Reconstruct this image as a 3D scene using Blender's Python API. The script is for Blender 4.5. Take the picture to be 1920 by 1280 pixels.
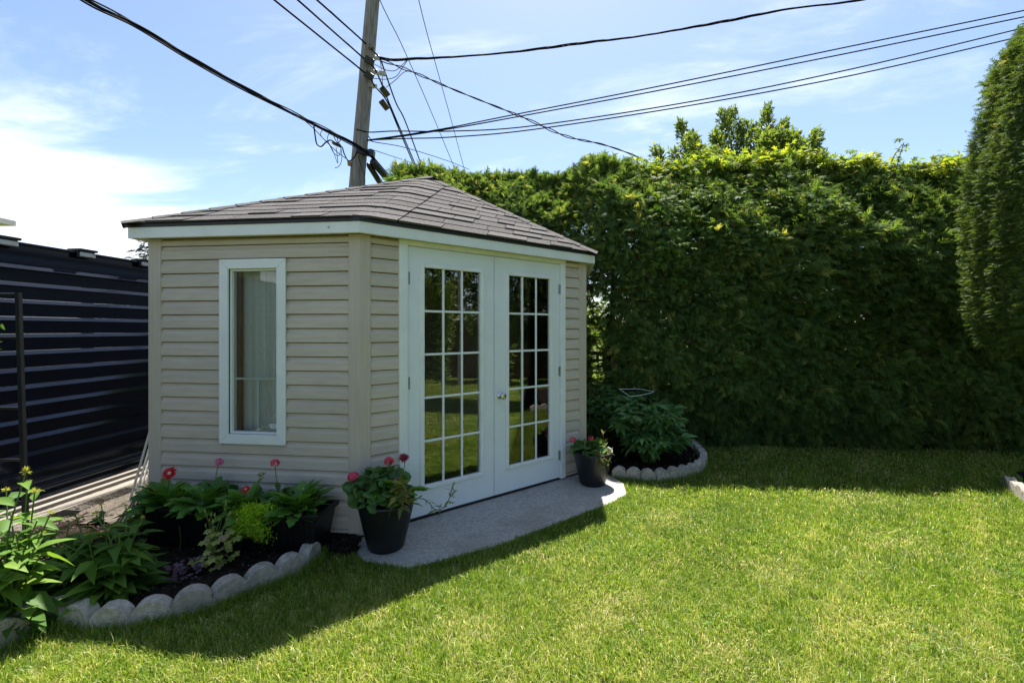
import bpy, bmesh, math, random
import numpy as np
from mathutils import Vector, Matrix

for o in list(bpy.data.objects):
    bpy.data.objects.remove(o)
random.seed(5)
RNG = np.random.default_rng(11)
scene = bpy.context.scene
COL = scene.collection
rad = math.radians

# ------------------------------------------------------------------ camera, sky, sun, exposure
CZ, FPX, HPX = 1.455, 853.0, 617.0
cam_data = bpy.data.cameras.new('camera')
cam_data.sensor_width = 36.0
cam_data.lens = 36.0 * FPX / 1920.0
cam_data.shift_y = -(640.0 - HPX) / 1920.0
cam_data.clip_start = 0.05
cam_data.clip_end = 2000.0
cam = bpy.data.objects.new('camera', cam_data)
COL.objects.link(cam)
cam.location = (0, 0, CZ)
cam.rotation_euler = (rad(90), 0, 0)
scene.camera = cam

SUN = Vector((0.06, 0.475, 1.0)).normalized()
SUN_EL = math.asin(SUN.z)
SUN_AZ = math.atan2(SUN.x, SUN.y)

world = bpy.data.worlds.new('World')
scene.world = world
world.use_nodes = True
wn, wl = world.node_tree.nodes, world.node_tree.links
wn.clear()
w_out = wn.new('ShaderNodeOutputWorld')
w_bg = wn.new('ShaderNodeBackground')
w_sky = wn.new('ShaderNodeTexSky')
w_sky.sky_type = 'NISHITA'
w_sky.sun_disc = False
w_sky.sun_elevation = SUN_EL
w_sky.sun_rotation = SUN_AZ
w_sky.altitude = 50
w_sky.air_density = 1.0
w_sky.dust_density = 0.9
w_sky.ozone_density = 2.0
w_bg.inputs['Strength'].default_value = 0.069
# thin wispy cloud, thicker bank to the left (west): noise on the sky direction projected to a cloud deck
tc = wn.new('ShaderNodeTexCoord')
sep = wn.new('ShaderNodeSeparateXYZ')
wl.new(tc.outputs['Generated'], sep.inputs[0])
def wmath(op, a, b=None):
    m = wn.new('ShaderNodeMath'); m.operation = op
    for i, v in enumerate((a, b)):
        if v is None: continue
        if isinstance(v, (int, float)): m.inputs[i].default_value = v
        else: wl.new(v, m.inputs[i])
    return m.outputs[0]
zz = wmath('ADD', wmath('MAXIMUM', sep.outputs['Z'], 0.0), 0.16)
cx = wmath('DIVIDE', sep.outputs['X'], zz)
cy = wmath('DIVIDE', sep.outputs['Y'], zz)
comb = wn.new('ShaderNodeCombineXYZ')
wl.new(wmath('ADD', wmath('MULTIPLY', cx, 0.75), wmath('MULTIPLY', cy, 0.35)), comb.inputs[0])
wl.new(wmath('MULTIPLY', cy, 1.5), comb.inputs[1])
n1 = wn.new('ShaderNodeTexNoise')
n1.inputs['Scale'].default_value = 1.5
n1.inputs['Detail'].default_value = 9
n1.inputs['Roughness'].default_value = 0.62
n1.inputs['Distortion'].default_value = 0.5
wl.new(comb.outputs[0], n1.inputs['Vector'])
bank = wmath('MULTIPLY', wmath('ADD', wmath('MULTIPLY', cx, -1.0), -1.36), 0.55)
bank = wmath('MINIMUM', wmath('MAXIMUM', bank, -0.05), 0.27)
cl = wmath('ADD', n1.outputs['Fac'], bank)
ramp = wn.new('ShaderNodeMapRange')
ramp.interpolation_type = 'SMOOTHSTEP'
ramp.inputs['From Min'].default_value = 0.445
ramp.inputs['From Max'].default_value = 0.84
ramp.inputs['To Max'].default_value = 0.78
wl.new(cl, ramp.inputs['Value'])
wmix = wn.new('ShaderNodeMixRGB')
wl.new(ramp.outputs[0], wmix.inputs[0])
wl.new(w_sky.outputs[0], wmix.inputs[1])
wmix.inputs[2].default_value = (7.6, 7.9, 8.4, 1)
wl.new(wmix.outputs[0], w_bg.inputs['Color'])
wl.new(w_bg.outputs[0], w_out.inputs['Surface'])

sun_data = bpy.data.lights.new('sun', 'SUN')
sun_data.energy = 5.0
sun_data.angle = rad(0.53)
sun_data.color = (1.0, 0.955, 0.88)
sun = bpy.data.objects.new('sun', sun_data)
COL.objects.link(sun)
sun.rotation_euler = SUN.to_track_quat('Z', 'Y').to_euler()
sun.location = (2, 6, 12)

vs = scene.view_settings
vs.view_transform = 'Standard'
vs.look = 'None'
vs.exposure = 1.6
vs.gamma = 1.0
vs.use_curve_mapping = False
scene.render.engine = 'CYCLES'
scene.cycles.max_bounces = 8
scene.cycles.transparent_max_bounces = 12

# ------------------------------------------------------------------ helpers
def G(px, py, z=0.0):
    """ground point seen at a pixel of the photograph"""
    Y = FPX * (CZ - z) / (py - HPX)
    return np.array([(px - 960) / FPX * Y, Y, z])

def A(px, py, Y):
    """point seen at a pixel, at depth Y"""
    return np.array([(px - 960) / FPX * Y, Y, CZ + (HPX - py) / FPX * Y])

def tag(o, label=None, cat=None, group=None, kind=None):
    if label: o['label'] = label
    if cat: o['category'] = cat
    if group: o['group'] = group
    if kind: o['kind'] = kind
    return o

def thing(name, loc, label, cat, group=None):
    o = bpy.data.objects.new(name, None)
    o.empty_display_size = 0.1
    COL.objects.link(o)
    o.location = Vector(loc)
    return tag(o, label, cat, group)

def root_loc(o):
    v = Vector((0, 0, 0))
    while o is not None:
        v += o.location
        o = o.parent
    return np.array(v)

def link(name, me, mat, parent=None, loc=None):
    o = bpy.data.objects.new(name, me)
    COL.objects.link(o)
    if mat is not None and not me.materials: me.materials.append(mat)
    if parent is not None: o.parent = parent
    if loc is not None: o.location = Vector(loc)
    return o

class MB:
    def __init__(s): s.v = []; s.f = []
    def add(s, verts, faces):
        b = len(s.v)
        s.v.extend([tuple(map(float, p)) for p in verts])
        s.f.extend([tuple(i + b for i in f) for f in faces])
        return s
    def obox(s, o, ax, ay, az):
        o, ax, ay, az = [np.asarray(q, float) for q in (o, ax, ay, az)]
        vs_ = [o, o + ax, o + ax + ay, o + ay, o + az, o + ax + az, o + ax + ay + az, o + ay + az]
        if np.dot(np.cross(ax, ay), az) < 0:
            fs = [(0, 1, 2, 3), (4, 7, 6, 5), (0, 4, 5, 1), (1, 5, 6, 2), (2, 6, 7, 3), (3, 7, 4, 0)]
        else:
            fs = [(3, 2, 1, 0), (5, 6, 7, 4), (1, 5, 4, 0), (2, 6, 5, 1), (3, 7, 6, 2), (0, 4, 7, 3)]
        return s.add(vs_, fs)
    def box(s, a, b):
        a, b = np.minimum(a, b), np.maximum(a, b)
        return s.obox(a, (b[0] - a[0], 0, 0), (0, b[1] - a[1], 0), (0, 0, b[2] - a[2]))
    def prism(s, pts, vec):
        pts = [np.asarray(p, float) for p in pts]; vec = np.asarray(vec, float); n = len(pts)
        nrm = np.zeros(3)
        for i in range(n): nrm += np.cross(pts[i], pts[(i + 1) % n])
        if np.dot(nrm, vec) > 0: pts = pts[::-1]
        fs = [tuple(range(n)), tuple(range(2 * n - 1, n - 1, -1))]
        fs += [((i + 1) % n, i, i + n, (i + 1) % n + n) for i in range(n)]
        return s.add(pts + [p + vec for p in pts], fs)
    def tube(s, path, r, n=6, cap=True):
        path = np.asarray(path, float); m = len(path)
        rr = np.full(m, r, float) if np.isscalar(r) else np.asarray(r, float)
        tan = np.gradient(path, axis=0)
        tan /= np.linalg.norm(tan, axis=1)[:, None] + 1e-9
        ref = np.array([0, 0, 1.0]) if abs(tan[0][2]) < 0.9 else np.array([1.0, 0, 0])
        vs_ = []
        for i in range(m):
            t = tan[i]; u = np.cross(t, ref); u /= np.linalg.norm(u) + 1e-9
            w = np.cross(u, t); ref = w if abs(np.dot(w, t)) < .9 else ref
            for k in range(n):
                a = 2 * math.pi * k / n
                vs_.append(path[i] + rr[i] * (math.cos(a) * u + math.sin(a) * w))
        fs = []
        for i in range(m - 1):
            for k in range(n):
                k2 = (k + 1) % n
                fs.append((i * n + k, i * n + k2, (i + 1) * n + k2, (i + 1) * n + k))
        if cap:
            fs.append(tuple(range(n - 1, -1, -1))); fs.append(tuple((m - 1) * n + k for k in range(n)))
        return s.add(vs_, fs)
    def lathe(s, prof, c, n=24):
        vs_ = []; fs = []; m = len(prof)
        for r, z in prof:
            for k in range(n):
                a = 2 * math.pi * k / n
                vs_.append((c[0] + r * math.cos(a), c[1] + r * math.sin(a), c[2] + z))
        for i in range(m - 1):
            for k in range(n):
                k2 = (k + 1) % n
                fs.append((i * n + k, i * n + k2, (i + 1) * n + k2, (i + 1) * n + k))
        fs.append(tuple(range(n - 1, -1, -1)))
        fs.append(tuple((m - 1) * n + k for k in range(n)))
        return s.add(vs_, fs)
    def mesh(s, name, off=(0, 0, 0), smooth=False):
        me = bpy.data.meshes.new(name)
        off = np.asarray(off, float)
        me.from_pydata([tuple(np.asarray(p) - off) for p in s.v], [], s.f)
        me.update()
        if smooth:
            me.polygons.foreach_set('use_smooth', [True] * len(me.polygons))
        return me
    def build(s, name, mat, parent=None, bevel=0, smooth=False, at=None):
        off = root_loc(parent) if parent is not None else (np.asarray(at, float) if at is not None else np.zeros(3))
        o = link(name, s.mesh(name, off, smooth), mat, parent, None if parent is not None else off)
        if bevel:
            m = o.modifiers.new('bevel', 'BEVEL'); m.width = bevel; m.segments = 2
            m.limit_method = 'ANGLE'; m.angle_limit = rad(35)
        return o

def np_mesh(name, V, T, attrs=None, off=(0, 0, 0)):
    """triangle mesh from arrays"""
    me = bpy.data.meshes.new(name)
    V = (np.asarray(V, np.float64) - np.asarray(off, float)).astype(np.float32); T = np.asarray(T, np.int32)
    me.vertices.add(len(V)); me.vertices.foreach_set('co', V.ravel())
    me.loops.add(T.size); me.loops.foreach_set('vertex_index', T.ravel())
    me.polygons.add(len(T))
    me.polygons.foreach_set('loop_start', np.arange(0, T.size, 3, dtype=np.int32))
    me.polygons.foreach_set('loop_total', np.full(len(T), 3, np.int32))
    for k, a in (attrs or {}).items():
        at = me.attributes.new(k, 'FLOAT', 'POINT'); at.data.foreach_set('value', np.asarray(a, np.float32))
    me.update(calc_edges=True)
    return me

def norm(a):
    a = np.asarray(a, float)
    return a / (np.linalg.norm(a, axis=-1, keepdims=True) + 1e-9)

def basis(fwd, nrm):
    y = norm(fwd); x = norm(np.cross(y, nrm)); z = np.cross(x, y)
    return np.stack([x, y, z], axis=-1)          # columns

def scatter(tpl, pos, fwd, nrm, scale, rnd=None):
    tv, tt = tpl
    N = len(pos); k = len(tv)
    B = basis(fwd, nrm)
    sc = np.asarray(scale, float)
    if sc.ndim == 1: sc = np.repeat(sc[:, None], 3, 1)
    V = np.einsum('nij,nkj->nki', B, tv[None] * sc[:, None, :]) + np.asarray(pos)[:, None, :]
    T = tt[None] + (np.arange(N) * k)[:, None, None]
    r = RNG.random(N) if rnd is None else np.asarray(rnd)
    return V.reshape(-1, 3), T.reshape(-1, 3), np.repeat(r, k)

def scat_build(name, mat, parts, parent=None, at=None, kind='stuff'):
    Vs, Ts, Rs = [], [], []; b = 0
    for V, T, r in parts:
        Vs.append(V); Ts.append(T + b); Rs.append(r); b += len(V)
    off = root_loc(parent) if parent is not None else (np.asarray(at, float) if at is not None else np.zeros(3))
    me = np_mesh(name, np.concatenate(Vs), np.concatenate(Ts), {'rnd': np.concatenate(Rs)}, off)
    o = link(name, me, mat, parent, None if parent is not None else off)
    if kind: o['kind'] = kind
    return o

def leaf_tpl(w=0.3, n=3, droop=0.25, fold=0.35, power=0.8, peak=0.4):
    """a leaf of length 1 along +y, midrib folded, tip drooping"""
    ts = np.linspace(0, 1, n + 2)
    V = []; T = []
    for t in ts:
        sh = (t / peak) ** power if t < peak else ((1 - t) / (1 - peak)) ** power
        hw = 0.5 * w * max(sh, 0.02); z = -droop * t * t
        V += [(-hw, t, z + fold * hw), (0, t, z), (hw, t, z + fold * hw)]
    for i in range(n + 1):
        a = 3 * i; b = a + 3
        T += [(a, a + 1, b + 1), (a, b + 1, b), (a + 1, a + 2, b + 2), (a + 1, b + 2, b + 1)]
    return np.array(V), np.array(T)

def merge_tpl(list_):
    V = []; T = []; b = 0
    for v, t in list_:
        V.append(v); T.append(t + b); b += len(v)
    return np.concatenate(V), np.concatenate(T)

def place_tpl(tpl, pos, yaw, scale, tilt=0.0):
    v, t = tpl
    v = v * scale
    c, s_ = math.cos(tilt), math.sin(tilt)
    v = np.stack([v[:, 0], v[:, 1] * c - v[:, 2] * s_, v[:, 1] * s_ + v[:, 2] * c], 1)
    c, s_ = math.cos(yaw), math.sin(yaw)
    v = np.stack([v[:, 0] * c - v[:, 1] * s_, v[:, 0] * s_ + v[:, 1] * c, v[:, 2]], 1)
    return v + np.asarray(pos), t

def cedar_tpl(rs, pairs=6, droop=0.3):
    """flat frond of cedar: a stem with thin tapering fingers on both sides"""
    V = []; T = []
    def finger(p, ang, L, w):
        d = np.array([math.sin(ang), math.cos(ang)]); n_ = np.array([d[1], -d[0]])
        b = len(V)
        for q in (p - n_ * w, p + n_ * w, p + d * L + n_ * w * .25):
            V.append((q[0], q[1], -droop * (q[0] ** 2 * 1.4 + q[1] ** 2) + rs.uniform(-.05, .05)))
        T.append((b, b + 1, b + 2))
    finger(np.array([0, 0]), rs.uniform(-.1, .1), 1.0, .045)
    for i in range(pairs):
        y = .06 + .80 * i / pairs
        for s_ in (-1, 1):
            L = (.62 - .44 * i / pairs) * rs.uniform(.65, 1.2)
            finger(np.array([0, y + (.06 if s_ > 0 else 0)]), s_ * rs.uniform(.45, .95), L, .042)
    return np.array(V), np.array(T)

def wob(p, seed, f, n=5):
    """smooth noise in [-1,1]-ish from random sines"""
    r = np.random.default_rng(seed); out = 0
    p = np.asarray(p, float)
    for i in range(n):
        k = r.normal(size=p.shape[-1]) * f * (1 + .5 * i); ph = r.uniform(0, 6.28)
        out = out + np.sin(p @ k + ph) / (1 + .35 * i)
    return out / 2.2

def inpoly(P, poly):
    x, y = P[:, 0], P[:, 1]; poly = np.asarray(poly)[:, :2]; n = len(poly)
    ins = np.zeros(len(P), bool); j = n - 1
    for i in range(n):
        xi, yi = poly[i]; xj, yj = poly[j]
        c = ((yi > y) != (yj > y)) & (x < (xj - xi) * (y - yi) / (yj - yi + 1e-12) + xi)
        ins ^= c; j = i
    return ins

def spline(pts, n=10):
    P = np.asarray(pts, float); P = np.vstack([2 * P[0] - P[1], P, 2 * P[-1] - P[-2]])
    out = []
    for i in range(1, len(P) - 2):
        for k in range(n):
            t = k / n
            out.append(.5 * ((2 * P[i]) + (-P[i - 1] + P[i + 1]) * t + (2 * P[i - 1] - 5 * P[i] + 4 * P[i + 1] - P[i + 2]) * t * t
                             + (-P[i - 1] + 3 * P[i] - 3 * P[i + 1] + P[i + 2]) * t ** 3))
    out.append(P[-2])
    return np.array(out)

def resample(P, step):
    P = np.asarray(P, float)
    d = np.r_[0, np.cumsum(np.linalg.norm(np.diff(P, axis=0), axis=1))]
    n = max(2, int(round(d[-1] / step)) + 1)
    q = np.linspace(0, d[-1], n)
    return np.stack([np.interp(q, d, P[:, k]) for k in range(P.shape[1])], 1)

# ------------------------------------------------------------------ materials
def nodes(name):
    m = bpy.data.materials.new(name); m.use_nodes = True
    nt = m.node_tree; nt.nodes.clear()
    out = nt.nodes.new('ShaderNodeOutputMaterial')
    return m, nt, out

def pm(name, col, rough=.6, var=.12, scale=12, bump=0, bscale=120, metal=0, spec=.5, stretch=None, rand=0.0, col2=None, dirt=0.0):
    """principled surface whose colour wanders with two octaves of noise, optional fine bump"""
    m, nt, out = nodes(name); N, L = nt.nodes, nt.links
    p = N.new('ShaderNodeBsdfPrincipled'); L.new(p.outputs[0], out.inputs['Surface'])
    tcn = N.new('ShaderNodeTexCoord'); vec = tcn.outputs['Object']
    if stretch:
        mp = N.new('ShaderNodeMapping'); mp.inputs['Scale'].default_value = stretch
        L.new(vec, mp.inputs['Vector']); vec = mp.outputs[0]
    nz = N.new('ShaderNodeTexNoise'); nz.inputs['Scale'].default_value = scale
    nz.inputs['Detail'].default_value = 6; nz.inputs['Roughness'].default_value = .65
    L.new(vec, nz.inputs['Vector'])
    rp = N.new('ShaderNodeValToRGB'); L.new(nz.outputs['Fac'], rp.inputs[0])
    c = np.array(col); lo = c * (1 - var * 1.6); hi = np.minimum(c * (1 + var * 1.6), 1) if col2 is None else np.array(col2)
    rp.color_ramp.elements[0].position = .3; rp.color_ramp.elements[1].position = .7
    rp.color_ramp.elements[0].color = (*lo, 1); rp.color_ramp.elements[1].color = (*hi, 1)
    colout = rp.outputs[0]
    if dirt:
        n2 = N.new('ShaderNodeTexNoise'); n2.inputs['Scale'].default_value = 2.3; n2.inputs['Detail'].default_value = 8
        L.new(tcn.outputs['Object'], n2.inputs['Vector'])
        mr = N.new('ShaderNodeMapRange'); mr.inputs['From Min'].default_value = .48; mr.inputs['From Max'].default_value = .75
        mr.inputs['To Max'].default_value = dirt; L.new(n2.outputs['Fac'], mr.inputs['Value'])
        mx = N.new('ShaderNodeMixRGB'); L.new(mr.outputs[0], mx.inputs[0]); L.new(colout, mx.inputs[1])
        mx.inputs[2].default_value = (*(c * np.array([.42, .38, .30])), 1); colout = mx.outputs[0]
    if rand:
        oi = N.new('ShaderNodeObjectInfo')
        mr = N.new('ShaderNodeMapRange'); mr.inputs['To Min'].default_value = 1 - rand; mr.inputs['To Max'].default_value = 1 + rand
        L.new(oi.outputs['Random'], mr.inputs['Value'])
        mx = N.new('ShaderNodeVectorMath'); mx.operation = 'SCALE'
        L.new(colout, mx.inputs[0]); L.new(mr.outputs[0], mx.inputs['Scale']); colout = mx.outputs[0]
    L.new(colout, p.inputs['Base Color'])
    p.inputs['Roughness'].default_value = rough; p.inputs['Metallic'].default_value = metal
    p.inputs['Specular IOR Level'].default_value = spec
    if bump:
        nb = N.new('ShaderNodeTexNoise'); nb.inputs['Scale'].default_value = bscale; nb.inputs['Detail'].default_value = 4
        L.new(vec, nb.inputs['Vector'])
        b = N.new('ShaderNodeBump'); b.inputs['Strength'].default_value = bump; b.inputs['Distance'].default_value = .01
        L.new(nb.outputs['Fac'], b.inputs['Height']); L.new(b.outputs[0], p.inputs['Normal'])
    return m

def leafmat(name, ca, cb, cc=None, trans=.35, rough=.5, spec=.4, tscale=1.25, tcol=None, mid=.9):
    """leaf: colour by the per-leaf random attribute, with light passing through"""
    m, nt, out = nodes(name); N, L = nt.nodes, nt.links
    at = N.new('ShaderNodeAttribute'); at.attribute_name = 'rnd'
    rp = N.new('ShaderNodeValToRGB'); L.new(at.outputs['Fac'], rp.inputs[0])
    rp.color_ramp.elements[0].color = (*ca, 1); rp.color_ramp.elements[1].color = (*cb, 1)
    if cc is not None:
        e = rp.color_ramp.elements.new(mid); e.color = (*cb, 1); rp.color_ramp.elements[2].color = (*cc, 1)
    p = N.new('ShaderNodeBsdfPrincipled'); L.new(rp.outputs[0], p.inputs['Base Color'])
    p.inputs['Roughness'].default_value = rough; p.inputs['Specular IOR Level'].default_value = spec
    t = N.new('ShaderNodeBsdfTranslucent')
    mu = N.new('ShaderNodeMixRGB'); mu.blend_type = 'MULTIPLY'; mu.inputs[0].default_value = 1
    L.new(rp.outputs[0], mu.inputs[1]); mu.inputs[2].default_value = (*(tcol or (1.35 * tscale, 1.25 * tscale, .55 * tscale)), 1)
    L.new(mu.outputs[0], t.inputs['Color'])
    mx = N.new('ShaderNodeMixShader'); mx.inputs[0].default_value = trans
    L.new(p.outputs[0], mx.inputs[1]); L.new(t.outputs[0], mx.inputs[2]); L.new(mx.outputs[0], out.inputs['Surface'])
    return m

def glassmat(name, refl=1.0, tint=(.9, .93, .92)):
    m, nt, out = nodes(name); N, L = nt.nodes, nt.links
    tr = N.new('ShaderNodeBsdfTransparent'); tr.inputs[0].default_value = (*tint, 1)
    gl = N.new('ShaderNodeBsdfGlossy'); gl.inputs['Roughness'].default_value = .004
    fr = N.new('ShaderNodeFresnel'); fr.inputs['IOR'].default_value = 1.5
    mm = N.new('ShaderNodeMath'); mm.operation = 'MULTIPLY'; mm.use_clamp = True; mm.inputs[1].default_value = refl
    L.new(fr.outputs[0], mm.inputs[0])
    mx = N.new('ShaderNodeMixShader'); L.new(mm.outputs[0], mx.inputs[0])
    L.new(tr.outputs[0], mx.inputs[1]); L.new(gl.outputs[0], mx.inputs[2]); L.new(mx.outputs[0], out.inputs['Surface'])
    return m

def barkmat(name, a, b, s=(14, 14, 1.2), bump=.5):
    m = pm(name, a, rough=.9, var=.3, scale=3.0, bump=bump, bscale=6, spec=.15, stretch=s, col2=b)
    return m

M = {}
M['siding'] = pm('vinyl_siding', (.545, .472, .385), rough=.55, var=.06, scale=5, bump=.12, bscale=30, spec=.3, stretch=(1, 1, 9), dirt=.12, rand=.035)
M['post'] = pm('vinyl_corner_post', (.525, .455, .370), rough=.55, var=.05, scale=4, bump=.1, bscale=18, spec=.3, stretch=(14, 14, .7), dirt=.12)
M['white'] = pm('white_paint', (.78, .80, .775), rough=.5, var=.04, scale=6, bump=.04, bscale=60, dirt=.10)
M['door'] = pm('white_steel_door', (.74, .78, .785), rough=.42, var=.025, scale=5, bump=.02, bscale=25, dirt=.07)
M['fascia'] = pm('white_fascia', (.78, .80, .77), rough=.42, var=.04, scale=5, dirt=.15)
M['soffit'] = pm('soffit', (.62, .61, .52), rough=.6, var=.07, scale=9, dirt=.25)
M['shingle'] = pm('asphalt_shingle', (.076, .070, .069), rough=.92, var=.35, scale=260, bump=.8, bscale=420, spec=.25, rand=.24, col2=(.142, .131, .128))
M['drip'] = pm('black_drip_edge', (.012, .011, .011), rough=.5, var=.2, scale=20)
M['ply'] = pm('plywood', (.16, .11, .07), rough=.8, var=.25, scale=6, stretch=(2, 2, .5))
M['floor_in'] = pm('shed_floor', (.10, .08, .06), rough=.8, var=.2, scale=8)
M['glass'] = glassmat('window_glass', 3.0)
M['glass2'] = glassmat('shed_window_glass', .9)
M['chrome'] = pm('satin_nickel', (.62, .60, .57), rough=.22, var=.04, metal=1)
M['hinge'] = pm('steel_hinge', (.34, .36, .37), rough=.4, var=.15, scale=60, metal=.8)
M['curtain'] = pm('curtain_cloth', (.74, .71, .68), rough=.95, var=.06, scale=60, bump=.15, bscale=500, spec=.05)
M['wood'] = pm('pine_stud', (.30, .16, .075), rough=.75, var=.2, scale=7, stretch=(20, 20, 1.2), bump=.1, bscale=12)
M['badge'] = pm('window_sticker', (.62, .66, .68), rough=.5, var=.05)
M['badgeink'] = pm('sticker_ink', (.22, .27, .31), rough=.5, var=.1)
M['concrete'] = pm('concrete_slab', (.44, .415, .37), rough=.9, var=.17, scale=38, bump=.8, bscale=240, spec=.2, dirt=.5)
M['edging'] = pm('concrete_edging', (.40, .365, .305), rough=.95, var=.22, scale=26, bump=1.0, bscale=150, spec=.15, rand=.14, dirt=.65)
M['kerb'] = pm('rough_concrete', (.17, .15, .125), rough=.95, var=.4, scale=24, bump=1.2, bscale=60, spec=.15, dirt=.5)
M['rail'] = pm('pale_rail', (.20, .178, .15), rough=.8, var=.15, scale=8, stretch=(1, .2, 1), dirt=.25)
M['fence'] = pm('black_steel_sheet', (.0026, .0046, .0115), rough=.11, var=.25, scale=4, bump=.004, bscale=5, spec=.55)
M['fence'].node_tree.nodes['Principled BSDF'].inputs['Specular Tint'].default_value = (.66, .80, 1.0, 1)  # blue of the reflected sky put into the specular colour
M['fencebox'] = pm('solar_light_case', (.012, .012, .014), rough=.35)
M['lens'] = pm('clear_plastic_lens', (.55, .55, .52), rough=.15, var=.1)
M['blackmetal'] = pm('black_metal', (.012, .012, .013), rough=.45, var=.2)
M['pot'] = pm('black_resin_pot', (.008, .009, .011), rough=.42, var=.25, scale=50, bump=.12, bscale=140, spec=.45)
M['trough'] = pm('black_plastic_trough', (.006, .0065, .008), rough=.35, var=.2, scale=40, spec=.4)
M['soil'] = pm('dark_soil', (.014, .010, .007), rough=1, var=.5, scale=40, bump=1.0, bscale=70, spec=.1, col2=(.034, .025, .018))
M['chip'] = leafmat('soil_crumbs', (.010, .007, .005), (.05, .036, .026), (.16, .14, .12), trans=0, rough=.95, spec=.1)
M['path'] = pm('gravel_path', (.10, .085, .068), rough=.95, var=.35, scale=60, bump=.8, bscale=90, spec=.1)
M['polewood'] = pm('weathered_pole', (.21, .19, .165), rough=.95, var=.32, scale=5, bump=.9, bscale=8, spec=.1, stretch=(11, 11, .45), col2=(.36, .33, .30))
M['cable'] = pm('black_cable', (.008, .008, .010), rough=.85, var=.2, spec=.12)
M['cablegrey'] = pm('bare_wire', (.16, .16, .165), rough=.4, metal=.5, var=.2)
M['porcelain'] = pm('porcelain', (.42, .40, .36), rough=.3, var=.08)
M['bark'] = barkmat('cedar_bark', (.035, .024, .017), (.09, .065, .05))
M['bark2'] = barkmat('tree_bark', (.05, .04, .03), (.12, .10, .08))
M['lattice'] = pm('black_lattice', (.012, .012, .013), rough=.6)
M['cedar'] = leafmat('cedar_leaf', (.056, .112, .035), (.148, .228, .056), (.27, .29, .08), trans=.42, rough=.7, spec=.12)
M['cedar2'] = leafmat('sheared_cedar_leaf', (.036, .075, .020), (.115, .17, .04), (.27, .27, .11), trans=.3, rough=.65, spec=.15)
M['deadcedar'] = leafmat('dead_cedar_leaf', (.06, .035, .02), (.14, .08, .045), trans=.2)
M['creeper'] = leafmat('creeper_leaf', (.06, .13, .02), (.19, .26, .025), (.34, .38, .035), mid=.65, trans=.5, rough=.6, spec=.15)
M['tree'] = leafmat('tree_leaf', (.06, .11, .028), (.16, .22, .05), (.26, .28, .08), trans=.45, rough=.45)
M['sprucemat'] = leafmat('spruce_needles', (.02, .04, .025), (.05, .08, .05), trans=.1)
M['coneleaf'] = leafmat('coneflower_leaf', (.055, .13, .022), (.13, .24, .036), (.19, .29, .05), trans=.4, rough=.55, spec=.2)
M['stem'] = pm('green_stem', (.10, .16, .03), rough=.6, var=.2)
M['stemdark'] = pm('brown_stem', (.09, .06, .03), rough=.7, var=.2)
M['gerbera'] = leafmat('gerbera_leaf', (.07, .18, .03), (.15, .31, .045), (.22, .37, .055), trans=.33, rough=.42)
M['geran'] = leafmat('geranium_leaf', (.055, .13, .036), (.11, .21, .05), trans=.3, rough=.55)
M['sedum'] = leafmat('lime_sedum', (.25, .42, .025), (.44, .62, .035), trans=.35, rough=.5)
M['trailing'] = leafmat('trailing_leaf', (.10, .12, .02), (.20, .22, .035), (.30, .26, .06), trans=.35)
M['heuch'] = leafmat('heuchera_leaf', (.22, .28, .06), (.36, .38, .11), (.30, .19, .14), trans=.35)
M['heuchp'] = leafmat('purple_heuchera_leaf', (.09, .045, .08), (.17, .12, .15), (.12, .16, .06), trans=.3)
M['peony'] = leafmat('peony_leaf', (.065, .165, .05), (.15, .28, .08), (.21, .35, .095), trans=.28, rough=.4, spec=.45)
M['pink'] = leafmat('coral_pink_petal', (.72, .055, .11), (.86, .16, .24), trans=.35, tcol=(1.1, .9, .9))
M['pink2'] = leafmat('rose_pink_petal', (.62, .10, .26), (.80, .28, .45), trans=.35, tcol=(1.1, .9, .9))
M['red'] = leafmat('red_petal', (.42, .006, .008), (.62, .012, .016), trans=.3, tcol=(1.1, .8, .8))
M['maroon'] = leafmat('crimson_petal', (.15, .003, .010), (.26, .006, .018), trans=.25, tcol=(1.1, .8, .8))
M['conebud'] = leafmat('coneflower_bud', (.30, .36, .05), (.55, .50, .10), trans=.3)
M['centre'] = pm('flower_centre', (.55, .42, .25), rough=.8, var=.3, scale=200)
M['grass'] = None
M['woodfence'] = pm('brown_board', (.12, .075, .05), rough=.85, var=.25, scale=5, stretch=(8, 8, .6), rand=.15)
M['housewall'] = pm('house_wall', (.45, .42, .38), rough=.8, var=.06)
M['gutter'] = pm('house_gutter', (.50, .46, .41), rough=.5, var=.06)
M['birch'] = pm('pale_bark', (.45, .40, .34), rough=.9, var=.35, scale=4, stretch=(2, 2, 6))

# grass: green to straw by the per-blade value
m_, nt_, out_ = nodes('grass_blades')
at_ = nt_.nodes.new('ShaderNodeAttribute'); at_.attribute_name = 'rnd'
rp_ = nt_.nodes.new('ShaderNodeValToRGB'); nt_.links.new(at_.outputs['Fac'], rp_.inputs[0])
cr = rp_.color_ramp
cr.elements[0].position = 0; cr.elements[0].color = (.080, .165, .016, 1)
cr.elements[1].position = 1; cr.elements[1].color = (.64, .57, .36, 1)
for p_, c_ in ((.35, (.160, .256, .027)), (.65, (.266, .352, .045)), (.82, (.44, .43, .13))):
    e_ = cr.elements.new(p_); e_.color = (*c_, 1)
pr_ = nt_.nodes.new('ShaderNodeBsdfPrincipled'); nt_.links.new(rp_.outputs[0], pr_.inputs['Base Color'])
pr_.inputs['Roughness'].default_value = .45; pr_.inputs['Specular IOR Level'].default_value = .35
tr_ = nt_.nodes.new('ShaderNodeBsdfTranslucent')
mu_ = nt_.nodes.new('ShaderNodeMixRGB'); mu_.blend_type = 'MULTIPLY'; mu_.inputs[0].default_value = 1
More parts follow.
